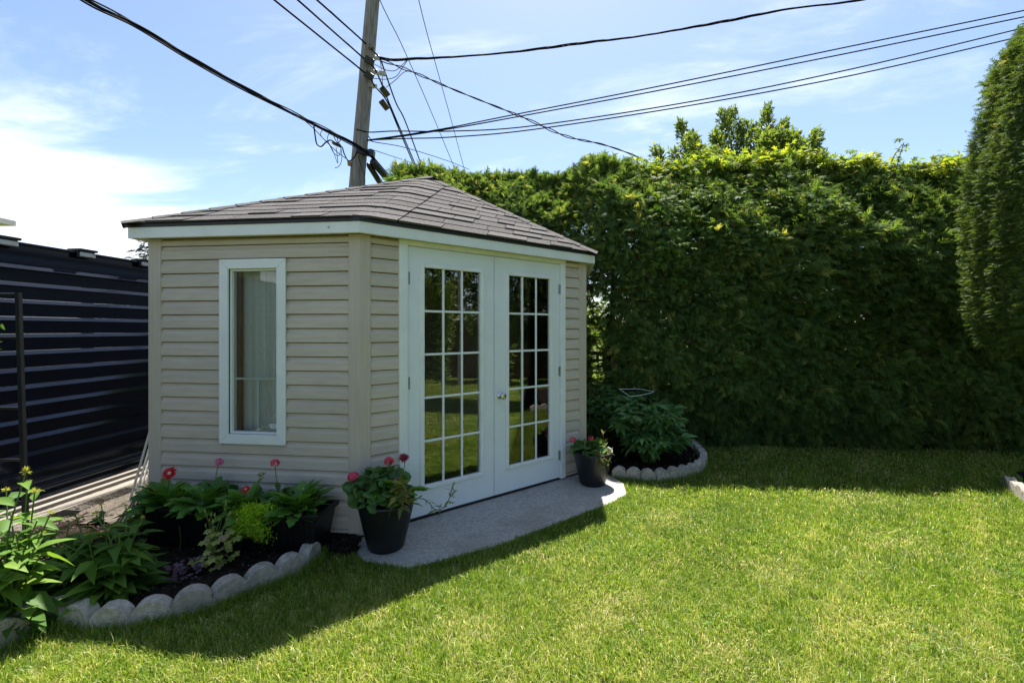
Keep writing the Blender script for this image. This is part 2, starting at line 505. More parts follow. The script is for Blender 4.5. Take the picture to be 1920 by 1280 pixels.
nt_.links.new(rp_.outputs[0], mu_.inputs[1]); mu_.inputs[2].default_value = (1.45, 1.42, .95, 1)
nt_.links.new(mu_.outputs[0], tr_.inputs['Color'])
mx_ = nt_.nodes.new('ShaderNodeMixShader'); mx_.inputs[0].default_value = .45
nt_.links.new(pr_.outputs[0], mx_.inputs[1]); nt_.links.new(tr_.outputs[0], mx_.inputs[2]); nt_.links.new(mx_.outputs[0], out_.inputs['Surface'])
M['grass'] = m_
M['lawn'] = pm('lawn_ground', (.050, .070, .013), rough=1, var=.3, scale=3, bump=1, bscale=200, spec=.05, col2=(.135, .155, .032))

# ------------------------------------------------------------------ plan of the shed (five-sided corner shed)
ZS = .035
C1 = np.array([-1.057, 3.164]); UF = np.array([.785, .620]); UL = np.array([-.9932, .1169])
UF = UF / np.linalg.norm(UF)
NF = np.array([UF[1], -UF[0]]); NL = np.array([-UL[1], UL[0]])
SIDE, FRONT = 1.589, 2.268
C2 = C1 + UF * FRONT
C0 = C1 + UL * SIDE
UD = np.array([.1169, .9932])                 # depth direction, square to the left wall
C3 = C2 + UD * SIDE
LBIG = SIDE + FRONT / math.sqrt(2)
C4 = C0 + UD * LBIG
PLAN = [C0, C1, C2, C3, C4]
WT = 2.08 + ZS                                # wall top

class Wall:
    def __init__(s, c, u, n): s.c, s.u, s.n = np.array(c), np.array(u), np.array(n)
    def p(s, t, z, o=0.0):
        q = s.c + s.u * t + s.n * o
        return np.array([q[0], q[1], z])
    def box(s, mb, t0, t1, z0, z1, o0, o1):
        u3 = np.array([*s.u, 0]); n3 = np.array([*s.n, 0])
        return mb.obox(s.p(t0, z0, o0), u3 * (t1 - t0), n3 * (o1 - o0), (0, 0, z1 - z0))
WL, WF = Wall(C1, UL, NL), Wall(C1, UF, NF)

# ------------------------------------------------------------------ setting: ground
lawn_mb = MB()
lawn_mb.add([(-300, -300, 0), (300, -300, 0), (300, 600, 0), (-300, 600, 0)], [(0, 1, 2, 3)])
lawn = lawn_mb.build('lawn', M['lawn']); tag(lawn, kind='structure')

def poly_ground(name, poly, mat, z=.012, amp=.012, step=.03, seed=1, dome=0.0):
    """uneven patch of ground inside a polygon, as a grid"""
    poly = np.asarray(poly)[:, :2]
    x0, y0 = poly.min(0); x1, y1 = poly.max(0)
    xs = np.arange(x0, x1 + step, step); ys = np.arange(y0, y1 + step, step)
    XX, YY = np.meshgrid(xs, ys, indexing='ij')
    P = np.stack([XX.ravel(), YY.ravel()], 1)
    Z = z + amp * wob(P, seed, 9) + amp * .6 * wob(P, seed + 1, 31) + amp * .6 * RNG.normal(size=len(P)) * .5
    Z = np.maximum(Z, .005)
    nx, ny = len(xs), len(ys)
    idx = np.arange(nx * ny).reshape(nx, ny)
    cen = np.stack([XX[:-1, :-1].ravel() + step / 2, YY[:-1, :-1].ravel() + step / 2], 1)
    keep = inpoly(cen, poly)
    a = idx[:-1, :-1].ravel()[keep]; b = idx[1:, :-1].ravel()[keep]; c = idx[1:, 1:].ravel()[keep]; d = idx[:-1, 1:].ravel()[keep]
    T = np.concatenate([np.stack([a, b, c], 1), np.stack([a, c, d], 1)])
    me = np_mesh(name, np.column_stack([P, Z]), T)
    me.polygons.foreach_set('use_smooth', [True] * len(me.polygons))
    o = link(name, me, mat)
    return tag(o, kind='structure')

EDGE_L = np.array([G(592, 1040), G(577, 1057), G(545, 1080), G(495, 1096), G(437, 1119), G(371, 1148), G(300, 1163), G(232, 1175), G(170, 1178), G(128, 1168), G(104, 1150)])[:, :2]
EDGE_LL = np.array([G(92, 1164), G(45, 1195), G(0, 1222), G(-60, 1250), G(-160, 1285)])[:, :2]
EDGE_R = np.array([G(1148, 894), G(1172, 897), G(1200, 901), G(1232, 901), G(1262, 898), G(1290, 892), G(1312, 883), G(1320, 868), G(1308, 852), G(1293, 838)])[:, :2]
EDGE_RR = np.array([G(1886, 912), G(1905, 926), G(1932, 948), G(1975, 985)])[:, :2]
BED_L = np.vstack([EDGE_L, EDGE_LL, [[-3.7, 1.9], [-3.35, 3.5], [-2.6, 3.45], C0 + NL * -.05, C1 + NL * -.05, [-1.0, 2.95]]])
BED_R = np.vstack([EDGE_R, [[2.2, 6.1], [1.0, 6.3], C2 + UD * 1.4, C2 + UD * .1]])
BED_RR = np.vstack([EDGE_RR, [[6.5, 2.6], [7.5, 4.4], [5.15, 4.6]]])
SLAB = np.array([C1 + NF * .02 + UF * -.02, [-.985, 2.90], [-.90, 2.82], [-.62, 2.745], C1 + UF * .62 + NF * .70, C1 + UF * 1.85 + NF * .69, C1 + UF * 2.12 + NF * .64,
                 C1 + UF * 2.33 + NF * .44, C1 + UF * 2.40 + NF * .2, C1 + UF * 2.38 + NF * .0, C1 + UF * 2.2 + NF * -.06])
soil = poly_ground('soil_bed', BED_L, M['soil'], z=.035, amp=.016, seed=3)
poly_ground('soil_bed', BED_R, M['soil'], z=.03, amp=.014, seed=4)
poly_ground('soil_bed', BED_RR, M['soil'], z=.03, amp=.014, seed=5)
HEDGE_DARK_STRIP = [[.95, 5.95], [2.2, 5.80], [7.2, 5.40], [7.2, 7.0], [.95, 7.4]]  # dark soil strip added to darken the ground under the hedge
poly_ground('soil_bed', HEDGE_DARK_STRIP, M['soil'], z=.02, amp=.012, step=.06, seed=8)
PATH = [[-3.36, 3.3], [-2.72, 3.3], C0 + UD * 3.2 + UL * .05, [-3.0, 6.9]]
poly_ground('gravel_path', PATH, M['path'], z=.045, amp=.012, seed=6)

def crumbs(name, poly, n, zz, smin, smax, label):
    poly = np.asarray(poly)[:, :2]
    P = RNG.uniform(poly.min(0), poly.max(0), (n * 2, 2)); P = P[inpoly(P, poly)][:n]
    tv = np.array([(-.5, -.4, 0), (.5, -.45, .1), (.4, .5, 0), (-.45, .4, .05), (0, 0, .7)], float)
    tt = np.array([(0, 1, 4), (1, 2, 4), (2, 3, 4), (3, 0, 4)])
    pos = np.column_stack([P, np.full(len(P), zz) + .01 * wob(P, 3, 9)])
    r = RNG.random(len(P)) ** 2
    prt = scatter((tv, tt), pos, RNG.normal(size=(len(P), 3)) * [1, 1, .15], np.tile([0, 0, 1.0], (len(P), 1)) + RNG.normal(size=(len(P), 3)) * .3, RNG.uniform(smin, smax, len(P)), r)
    o = scat_build(name, M['chip'], [prt])
    return tag(o, label, 'soil', kind='stuff')
crumbs('soil_crumbs', BED_L, 9000, .036, .006, .02, 'dark crumbs and bark bits on the soil of the left flower bed')
crumbs('soil_crumbs', BED_R, 3500, .032, .008, .022, 'dark crumbs and bark bits on the soil of the peony bed')

# concrete slab in front of the doors
sl = MB(); sl.prism([(*p, -.05) for p in SLAB], (0, 0, .068))
slab = sl.build('concrete_slab', M['concrete'], bevel=.006)
tag(slab, kind='structure')

# ------------------------------------------------------------------ the shed
shed = thing('garden_shed', (*((C1 + C3) / 2), 0), 'beige vinyl corner shed with white French doors and brown shingle roof', 'shed')
LT = LBIG
mb = MB(); mb.prism([(*p, .008) for p in PLAN], (0, 0, ZS + .02))
mb.build('floor', M['floor_in'], shed)

# window and door openings, in wall coordinates (t along the wall, z up)
wt0, wt1, wz0, wz1 = .533, 1.040, .605 + ZS, 1.918 + ZS
TRIM = .068
gt0, gt1, gz0, gz1 = wt0 + TRIM, wt1 - TRIM, wz0 + TRIM, wz1 - TRIM
DT0, DT1, DZ1 = .352, 1.918, 2.040 + ZS
DB = .010 + ZS                                 # door bottom

def siding_run(wall, parent, t0, t1, z0, z1, c0=None):
    """one course of dutch-lap siding between t0 and t1"""
    prof = [(.004, z0), (.0185, z0), (.0200, z0 + .004), (.0185, z0 + (z1 - z0) * .60), (.0085, z0 + (z1 - z0) * .78), (.0050, z1 - .0065)]
    m_b = MB()
    pts = [wall.p(t0, z, o) for o, z in prof]
    m_b.prism(pts, np.array([*wall.u, 0]) * (t1 - t0))
    o = m_b.build('siding_board', M['siding'], parent)
    return o

COURSE = .0995
def course_list():
    z = WT - .055; out = [(z, WT - .002)]
    while z > ZS + .03:
        out.append((max(z - COURSE, ZS + .006), z)); z -= COURSE
    return out

# left wall
mb = MB()
for a in ((0.0, gt0, ZS, WT), (gt1, SIDE, ZS, WT), (gt0, gt1, ZS, gz0), (gt0, gt1, gz1, WT)):
    WL.box(mb, a[0], a[1], a[2], a[3], -.05, .003)
wall_l = mb.build('wall', M['ply'], shed)
for z0, z1 in course_list():
    if z1 <= wz0 + .002 or z0 >= wz1 - .002:
        siding_run(WL, wall_l, .072, SIDE - .076, z0, z1)
    else:
        siding_run(WL, wall_l, .072, wt0 + .012, z0, z1)
        siding_run(WL, wall_l, wt1 - .012, SIDE - .076, z0, z1)
        if z0 < wz0 - .004: siding_run(WL, wall_l, wt0 + .0125, wt1 - .0125, z0, wz0 + .010)
        if z1 > wz1 + .004: siding_run(WL, wall_l, wt0 + .0125, wt1 - .0125, wz1 - .010, z1)
# front wall
mb = MB()
WF.box(mb, .052, DT0, ZS, WT, -.05, .003); WF.box(mb, DT1, FRONT - .052, ZS, WT, -.05, .003); WF.box(mb, DT0, DT1, DZ1 + .012, WT, -.05, .003)
wall_f = mb.build('wall', M['ply'], shed)
for z0, z1 in course_list():
    siding_run(WF, wall_f, .070, .282, z0, z1)
    siding_run(WF, wall_f, 1.978, FRONT - .088, z0, z1)
# hidden walls: right side, two back walls
WR = Wall(C2, UD, np.array([UD[1], -UD[0]]))
mb = MB(); WR.box(mb, .052, SIDE, ZS, WT, -.05, .003); wall_r = mb.build('wall', M['ply'], shed)
for z0, z1 in course_list(): siding_run(WR, wall_r, .07, SIDE - .07, z0, z1)
WB = Wall(C3, UL, UD); mb = MB(); WB.box(mb, 0, LBIG - .06, ZS, WT, -.05, .003); mb.build('wall', M['siding'], shed)
WK = Wall(C0, UD, UL); mb = MB(); WK.box(mb, .06, LBIG, ZS, WT, -.05, .003); mb.build('wall', M['siding'], shed)

# corner posts
def corner_post(ca, ua, na, ub, nb_, la, lb):
    """vinyl corner post folded round a corner: la along ua, lb along ub"""
    d = .024
    nn = na + nb_; nn = nn / (1 + np.dot(na, nb_))
    pts = [ca + ua * la + na * .0045, ca + ua * la + na * d, ca + nn * d, ca + ub * lb + nb_ * d, ca + ub * lb + nb_ * .0045, ca + nn * .0045]
    m_b = MB(); m_b.prism([(*p, ZS - .012) for p in pts], (0, 0, WT - ZS + .010))
    return m_b.build('corner_post', M['post'], shed, bevel=.003)
corner_post(C1, UL, NL, UF, NF, .074, .068)
corner_post(C0, -UL, NL, UD, UL, .076, .07)
corner_post(C2, -UF, NF, UD, WR.n, .090, .07)

# picture-frame window
win = MB()
def mitre(mbx, wall, a, b, c, d, o0, o1):
    pts = [wall.p(*q, o0) for q in (a, b, c, d)]
    mbx.prism(pts, np.array([*wall.n, 0]) * (o1 - o0))
g = .0012
frame_pieces = [((wt0, wz0), (wt1, wz0), (gt1, gz0), (gt0, gz0)), ((wt1, wz1), (wt0, wz1), (gt0, gz1), (gt1, gz1)),
                ((wt0, wz1 - g), (wt0, wz0 + g), (gt0, gz0 + g), (gt0, gz1 - g)), ((wt1, wz0 + g), (wt1, wz1 - g), (gt1, gz1 - g), (gt1, gz0 + g))]
m0 = MB()
for (a0, a1, b0, b1) in ((gt0, gt0 + .014, gz0 + .014, gz1 - .014), (gt1 - .014, gt1, gz0 + .014, gz1 - .014), (gt0, gt1, gz0, gz0 + .014), (gt0, gt1, gz1 - .014, gz1)):
    WL.box(m0, a0, a1, b0, b1, -.035, .012)
window = m0.build('window', M['white'], shed)
for pc in frame_pieces:
    m0 = MB(); mitre(m0, WL, *pc, .0205, .037); m0.build('window_trim', M['white'], window, bevel=.003)
m0 = MB(); WL.box(m0, gt0 + .014, gt1 - .014, gz0 + .014, gz1 - .014, -.014, -.010); m0.build('pane', M['glass2'], window)
zb = 1.056 + ZS
m0 = MB(); WL.box(m0, gt0 + .014, gt1 - .014, zb, zb + .014, -.034, -.022); m0.build('glazing_bar', M['white'], window)
m0 = MB(); WL.box(m0, .772, .786, gz0 + .014, zb, -.034, -.022); m0.build('glazing_bar', M['white'], window)
m0 = MB(); bt, bz = .652, .730 + ZS
pts = [(bt - .028, bz + .014), (bt + .028, bz + .014), (bt + .024, bz - .014), (bt, bz - .022), (bt - .024, bz - .014)]
m0.prism([WL.p(t, z, -.0095) for t, z in pts], np.array([*NL, 0]) * .0012)
bd = m0.build('sticker', M['badge'], window)
m0 = MB()
for q in range(3):
    WL.box(m0, bt - .018 + .004 * q, bt + .018 - .004 * q, bz + .004 - q * .009, bz + .0075 - q * .009, -.0082, -.0076)
m0.build('sticker_print', M['badgeink'], window)
m0 = MB(); WL.box(m0, gt1 - .030, gt1 + .02, ZS + .03, WT - .03, -.085, -.052); m0.build('wall_stud', M['wood'], shed)
# curtain behind the window: pleated sheet
cu = MB(); n_ = 60; cv = []; cf = []
for i in range(n_ + 1):
    t = .55 + (.992 - .55) * i / n_
    for z_, k in ((.25, 1.0), (.9, .95), (1.5, .7), (2.0, .45)):
        o_ = -.115 - .022 * k * math.sin(t * 64 + .6 * math.sin(t * 25)) - .012 * k * math.sin(t * 23 + 1)
        cv.append(WL.p(t + .012 * (k - .5) * math.sin(t * 9), z_, o_))
for i in range(n_):
    for j in range(3):
        a = i * 4 + j; cf.append((a, a + 4, a + 5, a + 1))
cu.add(cv, cf); cu.build('curtain', M['curtain'], shed, smooth=True)

# door trim and French doors
m0 = MB(); WF.box(m0, .280, DT0 - .004, ZS - .004, WT - .032, .005, .028); m0.build('door_trim', M['white'], shed, bevel=.003)
m0 = MB(); WF.box(m0, DT1 + .004, 1.982, ZS - .004, WT - .032, .005, .028); m0.build('door_trim', M['white'], shed, bevel=.003)
m0 = MB(); WF.box(m0, .280, 1.982, WT - .031, WT - .001, .005, .031); m0.build('door_trim', M['white'], shed, bevel=.003)
m0 = MB(); WF.box(m0, DT0 - .003, DT0 + .0, ZS, DZ1, -.04, .014); WF.box(m0, DT1, DT1 + .003, ZS, DZ1, -.04, .014); WF.box(m0, DT0 - .003, DT1 + .003, DZ1 + .001, DZ1 + .011, -.04, .014)
m0.build('door_jamb', M['white'], shed)
m0 = MB(); WF.box(m0, DT0, DT1, .020, DB - .012, -.05, .006); m0.build('door_sill', M['drip'], shed)

def door(t0, t1, l0, l1, hinge_t, knob_t=None):
    z0, z1 = DB, DZ1 - .004
    b0, b1 = .235 + ZS, 1.888 + ZS            # glass zone
    oo, oi = .012, -.032
    f0, f1, g0, g1 = l0, l1, b0 - .030, b1 + .030
    m_b = MB()
    WF.box(m_b, t0, f0 + .012, z0, z1, oi, oo); WF.box(m_b, f1 - .012, t1, z0, z1, oi, oo)
    WF.box(m_b, f0 + .012, f1 - .012, z0, g0 + .012, oi, oo); WF.box(m_b, f0 + .012, f1 - .012, g1 - .012, z1, oi, oo)
    d = m_b.build('door', M['door'], shed)
    # raised lite frame
    gl0, gl1 = f0 + .036, f1 - .036
    for (q0, q1, r0, r1) in ((f0, gl0, g0, g1), (gl1, f1, g0, g1), (gl0, gl1, g0, b0), (gl0, gl1, b1, g1)):
        m_b = MB(); WF.box(m_b, q0, q1, r0, r1, oo + .0015 - .03, oo + .013); m_b.build('lite_frame', M['white'], d, bevel=.005)
    cw = (gl1 - gl0) / 3; ch = (b1 - b0) / 5
    for i in (1, 2):
        m_b = MB(); WF.box(m_b, gl0 + cw * i - .0085, gl0 + cw * i + .0085, b0, b1, -.008, .009); m_b.build('glazing_bar', M['white'], d, bevel=.003)
    for j in (1, 2, 3, 4):
        m_b = MB(); WF.box(m_b, gl0, gl1, b0 + ch * j - .0085, b0 + ch * j + .0085, -.0075, .0082); m_b.build('glazing_bar', M['white'], d, bevel=.003)
    rr = random.Random(int(t0 * 100))
    for i in range(3):
        for j in range(5):
            m_b = MB()
            a = WF.p(gl0 + cw * i + .0086, b0 + ch * j + .0086, -.002)
            tw = np.array([*NF, 0]) * rr.uniform(-.0006, .0006)
            m_b.obox(a, np.array([*UF, 0]) * (cw - .0172) + tw, np.array([*NF, 0]) * .003, np.array([0, 0, ch - .0172]) + np.array([*NF, 0]) * rr.uniform(-.0006, .0006))
            m_b.build('pane', M['glass'], d)
    for z in (1.80, 1.02, .22):
        m_b = MB(); p = WF.p(hinge_t, z + ZS, .0185)
        for k in range(5):
            m_b.tube([p + [0, 0, -.045 + k * .0182], p + [0, 0, -.045 + k * .0182 + .0165]], .0068, 8)
        WF.box(m_b, hinge_t - .016, hinge_t + .016, z + ZS - .045, z + ZS + .045, .0122, .0142)
        m_b.build('hinge', M['hinge'], d)
    if knob_t:
        m_b = MB(); c = WF.p(knob_t, .852 + ZS, oo); n3 = np.array([*NF, 0])
        prof = [(.031, 0), (.031, .004), (.027, .008), (.012, .012), (.011, .030), (.018, .036), (.0265, .044), (.0285, .053), (.024, .062), (.010, .066)]
        path = [c + n3 * h for r, h in prof]
        m_b.tube(path, [r for r, h in prof], 20); m_b.build('door_knob', M['chrome'], d, smooth=True)
    return d
door(DT0 + .003, 1.1405, .450, 1.036, DT0 + .002)
d2 = door(1.1465, DT1 - .003, 1.262, 1.822, DT1 - .002, 1.205)
m0 = MB(); WF.box(m0, 1.1408, 1.1462, DB + .01, DZ1 - .01, -.03, -.012); m0.build('astragal', M['drip'], d2)

# eaves: soffit, fascia, drip edge
def offset_plan(d):
    out = []
    n = 5
    for i in range(n):
        p0, p1, p2 = PLAN[i - 1], PLAN[i], PLAN[(i + 1) % n]
        a = (p1 - p0) / np.linalg.norm(p1 - p0); b = (p2 - p1) / np.linalg.norm(p2 - p1)
        na = np.array([a[1], -a[0]]); nb_ = np.array([b[1], -b[0]])
        out.append(p1 + (na + nb_) / (1 + np.dot(na, nb_)) * d)
    return out
D_F = .105
zf0, zf1 = WT - .010, WT + .067
E_out, E_in = offset_plan(D_F), offset_plan(D_F - .022)
for i in range(5):
    j = (i + 1) % 5
    m0 = MB(); m0.prism([(*E_out[i], zf0), (*E_out[j], zf0), (*E_in[j], zf0), (*E_in[i], zf0)], (0, 0, zf1 - zf0)); m0.build('fascia_board', M['fascia'], shed, bevel=.002)
    S_in, S_out = offset_plan(-.02), offset_plan(D_F - .0225)
    m0 = MB()
    # soffit in narrow grooved strips
    L_ = np.linalg.norm(S_out[j] - S_out[i]); k_ = max(8, int(L_ / .10))
    for q in range(k_):
        a0, a1 = (q + .04) / k_, (q + .96) / k_
        m0.prism([(*(S_out[i] * (1 - a0) + S_out[j] * a0), WT + .001), (*(S_out[i] * (1 - a1) + S_out[j] * a1), WT + .001),
                  (*(S_in[i] * (1 - a1) + S_in[j] * a1), WT + .001), (*(S_in[i] * (1 - a0) + S_in[j] * a0), WT + .001)], (0, 0, .008))
    m0.prism([(*S_out[i], WT + .006), (*S_out[j], WT + .006), (*S_in[j], WT + .006), (*S_in[i], WT + .006)], (0, 0, .012))
    m0.build('soffit', M['soffit'], shed)
    Dp_o, Dp_i = offset_plan(D_F + .010), offset_plan(D_F - .03)
    m0 = MB(); m0.prism([(*Dp_o[i], zf1 + .001), (*Dp_o[j], zf1 + .001), (*Dp_i[j], zf1 + .001), (*Dp_i[i], zf1 + .001)], (0, 0, .024)); m0.build('drip_edge', M['drip'], shed)

# roof: deck, shingle tabs, hip caps
D_R = D_F + .026
E = offset_plan(D_R); ZE = zf1 + .027
APEX = np.array([*(C0 + (UD * LBIG - UL * LBIG) / 2), 3.041])
E3 = [np.array([*e, ZE]) for e in E]
deck = MB()
dz = np.array([0, 0, -.055])
deck.add([np.array([*e, ZE - .022]) for e in offset_plan(D_F - .03)] + [APEX + dz, ], [(i, (i + 1) % 5, 5) for i in range(5)] + [(4, 3, 2, 1, 0)])
M['felt'] = pm('roof_felt', (.012, .011, .011), rough=1, var=.2, spec=0)
roof = deck.build('roof', M['felt'], shed)
EXPO = .083                                    # course height as a fraction of the slope
rs = random.Random(3)
def tri_normal(a, b, c):
    n = np.cross(b - a, c - a); n = n / np.linalg.norm(n); return n if n[2] > 0 else -n
def tab(Pfun, Nfun, s00, s01, s10, s11, t0, t1, th, nseg=1):
    V = []; F = []
    for i in range(nseg + 1):
        k = i / nseg
        sa = s00 + (s01 - s00) * k; sb = s10 + (s11 - s10) * k
        lo, hi = Pfun(sa, t0), Pfun(sb, t1)
        V += [lo + Nfun(sa) * th, hi + Nfun(sb) * .0015, lo - Nfun(sa) * .003]
    for i in range(nseg):
        a, b = 3 * i, 3 * i + 3
        F += [(a, b, b + 1, a + 1), (a + 2, b + 2, b, a)]
    F += [(0, 1, 2), (3 * nseg, 3 * nseg + 2, 3 * nseg + 1)]
    m_b = MB(); m_b.add(V, F)
    return m_b.build('shingle', M['shingle'], roof)
# left + front faces share the soft bend over hip 1; s<0 on the left face, s>0 on the front face
dL = (E3[0] - E3[1]); wLe = np.linalg.norm(dL); dL = dL / wLe
dFr = (E3[2] - E3[1]); wFe = np.linalg.norm(dFr); dFr = dFr / wFe
nLf, nFf = tri_normal(E3[0], E3[1], APEX), tri_normal(E3[1], E3[2], APEX)
DEL = .15
def Praw(s, t):
    h = E3[1] * (1 - t) + APEX * t
    return h + (dFr * s if s > 0 else dL * (-s))
def Psm(s, t):
    d = DEL * min(1, (1 - t) * 2.2)
    if abs(s) > d: return Praw(s, t)
    return sum(Praw(s + k * d * (1 - abs(s) / d * .999), t) for k in (-1, -.6, -.2, .2, .6, 1)) / 6
def Nsm(s):
    k = min(max((s + DEL) / (2 * DEL), 0), 1); n = nLf * (1 - k) + nFf * k; return n / np.linalg.norm(n)
nc = int(1 / EXPO)
for c in range(nc):
    t0 = c * EXPO; t1 = min(t0 + EXPO * 1.06, .995)
    l0, l1 = -wLe * (1 - t0), -wLe * (1 - t1)
    c0, c1 = min(.27, wFe * (1 - t0)), min(.27, wFe * (1 - t1))
    cuts = [l0]; x = l0 + rs.uniform(.12, .42)
    while x < c0 - .25:
        cuts.append(x); x += rs.choice([.22, .30, .34, .46])
    if c0 - cuts[-1] < .12 and len(cuts) > 1: cuts.pop()
    cuts.append(c0)
    for i in range(len(cuts) - 1):
        a, b = cuts[i], cuts[i + 1] - .006
        a1 = max(a, l1) if i > 0 else l1; b1 = min(b, c1)
        if b1 - a1 < .01: a1 = min(a1, b1 - .01)
        bend = a < DEL and b > -DEL
        tab(Psm, Nsm, a, b, a1, b1, t0, t1, rs.choice([.006, .007, .0135]), 14 if bend else 2)
    # front face from the cut line to hip 2
    r0, r1 = wFe * (1 - t0), wFe * (1 - t1)
    if r0 - c0 > .03:
        cuts = [c0 + .007]; x = c0 + rs.uniform(.10, .40)
        while x < r0 - .15:
            cuts.append(x); x += rs.choice([.20, .28, .34, .42])
        cuts.append(r0)
        for i in range(len(cuts) - 1):
            a, b = cuts[i], cuts[i + 1] - .006
            a1 = c1 + .007 if i == 0 else min(a, r1); b1 = min(b, r1) if i < len(cuts) - 2 else r1
            if b1 - a1 < .004: b1 = a1 + .004
            tab(Psm, Nsm, a, b, a1, b1, t0, t1, rs.choice([.006, .007, .014]), 1)
# the three faces at the back
for i in (2, 3, 4):
    a3, b3 = E3[i], E3[(i + 1) % 5]; w = np.linalg.norm(b3 - a3); d = (b3 - a3) / w; nn = tri_normal(a3, b3, APEX)
    for c in range(nc):
        t0 = c * EXPO; t1 = min(t0 + EXPO * 1.06, .995)
        def Pb(s, t, a3=a3, d=d): return a3 * (1 - t) + APEX * t + d * s
        r0, r1 = w * (1 - t0), w * (1 - t1)
        k = max(1, int(r0 / .62)); cuts = [r0 * q / k + (rs.uniform(-.06, .06) if 0 < q < k else 0) for q in range(k + 1)]
        for q in range(k):
            a, b = cuts[q], cuts[q + 1] - .0025
            a1 = 0 if q == 0 else min(a, r1); b1 = r1 if q == k - 1 else min(b, r1)
            if b1 - a1 < .004: b1 = a1 + .004
            tab(Pb, lambda s, nn=nn: nn, a, b, a1, b1, t0, t1, rs.choice([.006, .007, .0125]), 1)
# hip caps on hips 0, 2, 3, 4
for hi in (0, 2, 3, 4):
    e = E3[hi]; prv, nxt = E3[hi - 1], E3[(hi + 1) % 5]
    Lh = np.linalg.norm(APEX - e); k = int(Lh / .185)
    da = (prv - e) / np.linalg.norm(prv - e); db = (nxt - e) / np.linalg.norm(nxt - e)
    na, nb_ = tri_normal(prv, e, APEX), tri_normal(e, nxt, APEX); nm = norm(na + nb_)
    ax = (APEX - e) / Lh
    pa = norm(da - ax * np.dot(da, ax)); pb = norm(db - ax * np.dot(db, ax))
    for q in range(k + 1):
        s0, s1 = q * .185, min((q + 1) * .185 + .02, Lh)
        wv = .105
        V = []
        for s_, lift in ((s0, .0165), (s1, .010)):
            base = e + ax * s_
            V += [base + pa * wv + na * (lift - .004), base + pa * .02 + nm * (lift + .001), base + pb * .02 + nm * (lift + .001), base + pb * wv + nb_ * (lift - .004)]
        base = e + ax * s0
        V += [base + pa * wv, base, base, base + pb * wv]
        m0 = MB(); m0.add(V, [(0, 4, 5, 1), (1, 5, 6, 2), (2, 6, 7, 3), (8, 0, 1, 9), (9, 1, 2, 10), (10, 2, 3, 11)]); m0.build('hip_cap', M['shingle'], roof)
# screw head on the fascia
m0 = MB(); q = E_out[1] + (E_out[0] - E_out[1]) * .125; m0.tube([(*(q + NL * -.001), WT + .03), (*(q + NL * .004), WT + .03)], .008, 10); m0.build('screw_cap', M['hinge'], shed)

# ------------------------------------------------------------------ black steel fence on its kerb
FD = UD; FN = np.array([UD[1], -UD[0]])        # along, towards the shed
FO = np.array([-3.70, 4.68])
FWALL = Wall(FO, FD, FN)
fence = thing('metal_fence', (*FO, 0), 'black horizontal ribbed steel fence left of the shed', 'fence')
fz = .085; fp = .1335; k = 0
F0, F1 = -13.0, 9.0
while fz < 2.06 + ZS:
    top = min(fz + fp, 2.075 + ZS); last = top - fz < fp - .01 or top + fp * .6 > 2.075 + ZS
    if last: top = 2.075 + ZS
    prof = [(-.012, fz), (.0, fz), (.0, top - .038), (.028, top - .034), (.028, top - .030), (.008, top - .0015), (-.012, top - .0005)] if not last else [(-.012, fz), (.0, fz), (.0, top), (-.012, top)]
    m0 = MB(); m0.prism([FWALL.p(F0, z, o) for o, z in prof], np.array([*FD, 0]) * (F1 - F0)); m0.build('fence_panel', M['fence'], fence)
    if last: break
    fz = top
m0 = MB(); FWALL.box(m0, F0, F1, 2.0755 + ZS, 2.095 + ZS, -.03, .03); m0.build('top_rail', M['fence'], fence, bevel=.004)
for t in (-3.0, -.6, 1.8, 4.2, 6.6):
    m0 = MB(); FWALL.box(m0, t - .03, t + .03, .02, 2.06 + ZS, -.075, -.013); m0.build('post', M['blackmetal'], fence)
def col_t(px):
    r = (px - 960) / FPX
    return -(FO[0] - r * FO[1]) / (FD[0] - r * FD[1])
for px, lab in ((3, 'at the left picture edge'), (154, 'in the middle of the visible fence top'), (268, 'next to the shed corner')):
    t = col_t(px); zt = 2.096 + ZS
    r_ = thing('solar_fence_light', FWALL.p(t, zt, .02), 'black solar light on the fence top ' + lab, 'fence light', 'solar lights along the black fence top')
    m0 = MB(); FWALL.box(m0, t - .075, t + .075, zt + .001, zt + .022, -.06, .075); FWALL.box(m0, t - .075, t + .075, zt - .055, zt + .0005, .031, .045); m0.build('case', M['fencebox'], r_, bevel=.004)
    m0 = MB(); FWALL.box(m0, t - .062, t + .062, zt - .045, zt - .006, .0455, .064); m0.build('lens', M['lens'], r_, bevel=.006)

kerb = thing('concrete_kerb', FWALL.p(0, 0, .3), 'rough concrete kerb along the foot of the black fence', 'kerb')
m0 = MB(); pts = []
KT = np.arange(-4.2, F1, .12)
rk = np.random.default_rng(4)
V = []; Fc = []
for i, t in enumerate(KT):
    j1, j2 = rk.uniform(-.012, .012), rk.uniform(-.02, .02)
    for o, z in ((-.05, .0), (-.05, .075), (.24, .075), (.40, .095 + j1 * .3), (.455 + j1 * .6, .092 + j1 * .3), (.475 + j2, .04), (.48 + j2, -.01)):
        V.append(FWALL.p(t, z, o))
    if i:
        for q in range(6):
            a = (i - 1) * 7 + q; Fc.append((a, a + 7, a + 8, a + 1))
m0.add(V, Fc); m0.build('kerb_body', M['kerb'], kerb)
for o0, o1, z1, mt in ((.11, .15, .115, 'rail'), (.235, .285, .112, 'rail'), (.35, .43, .100, 'rail')):
    m0 = MB(); FWALL.box(m0, -4.2, F1, .083, z1, o0, o1); m0.build('track_rail', M[mt], kerb, bevel=.005)

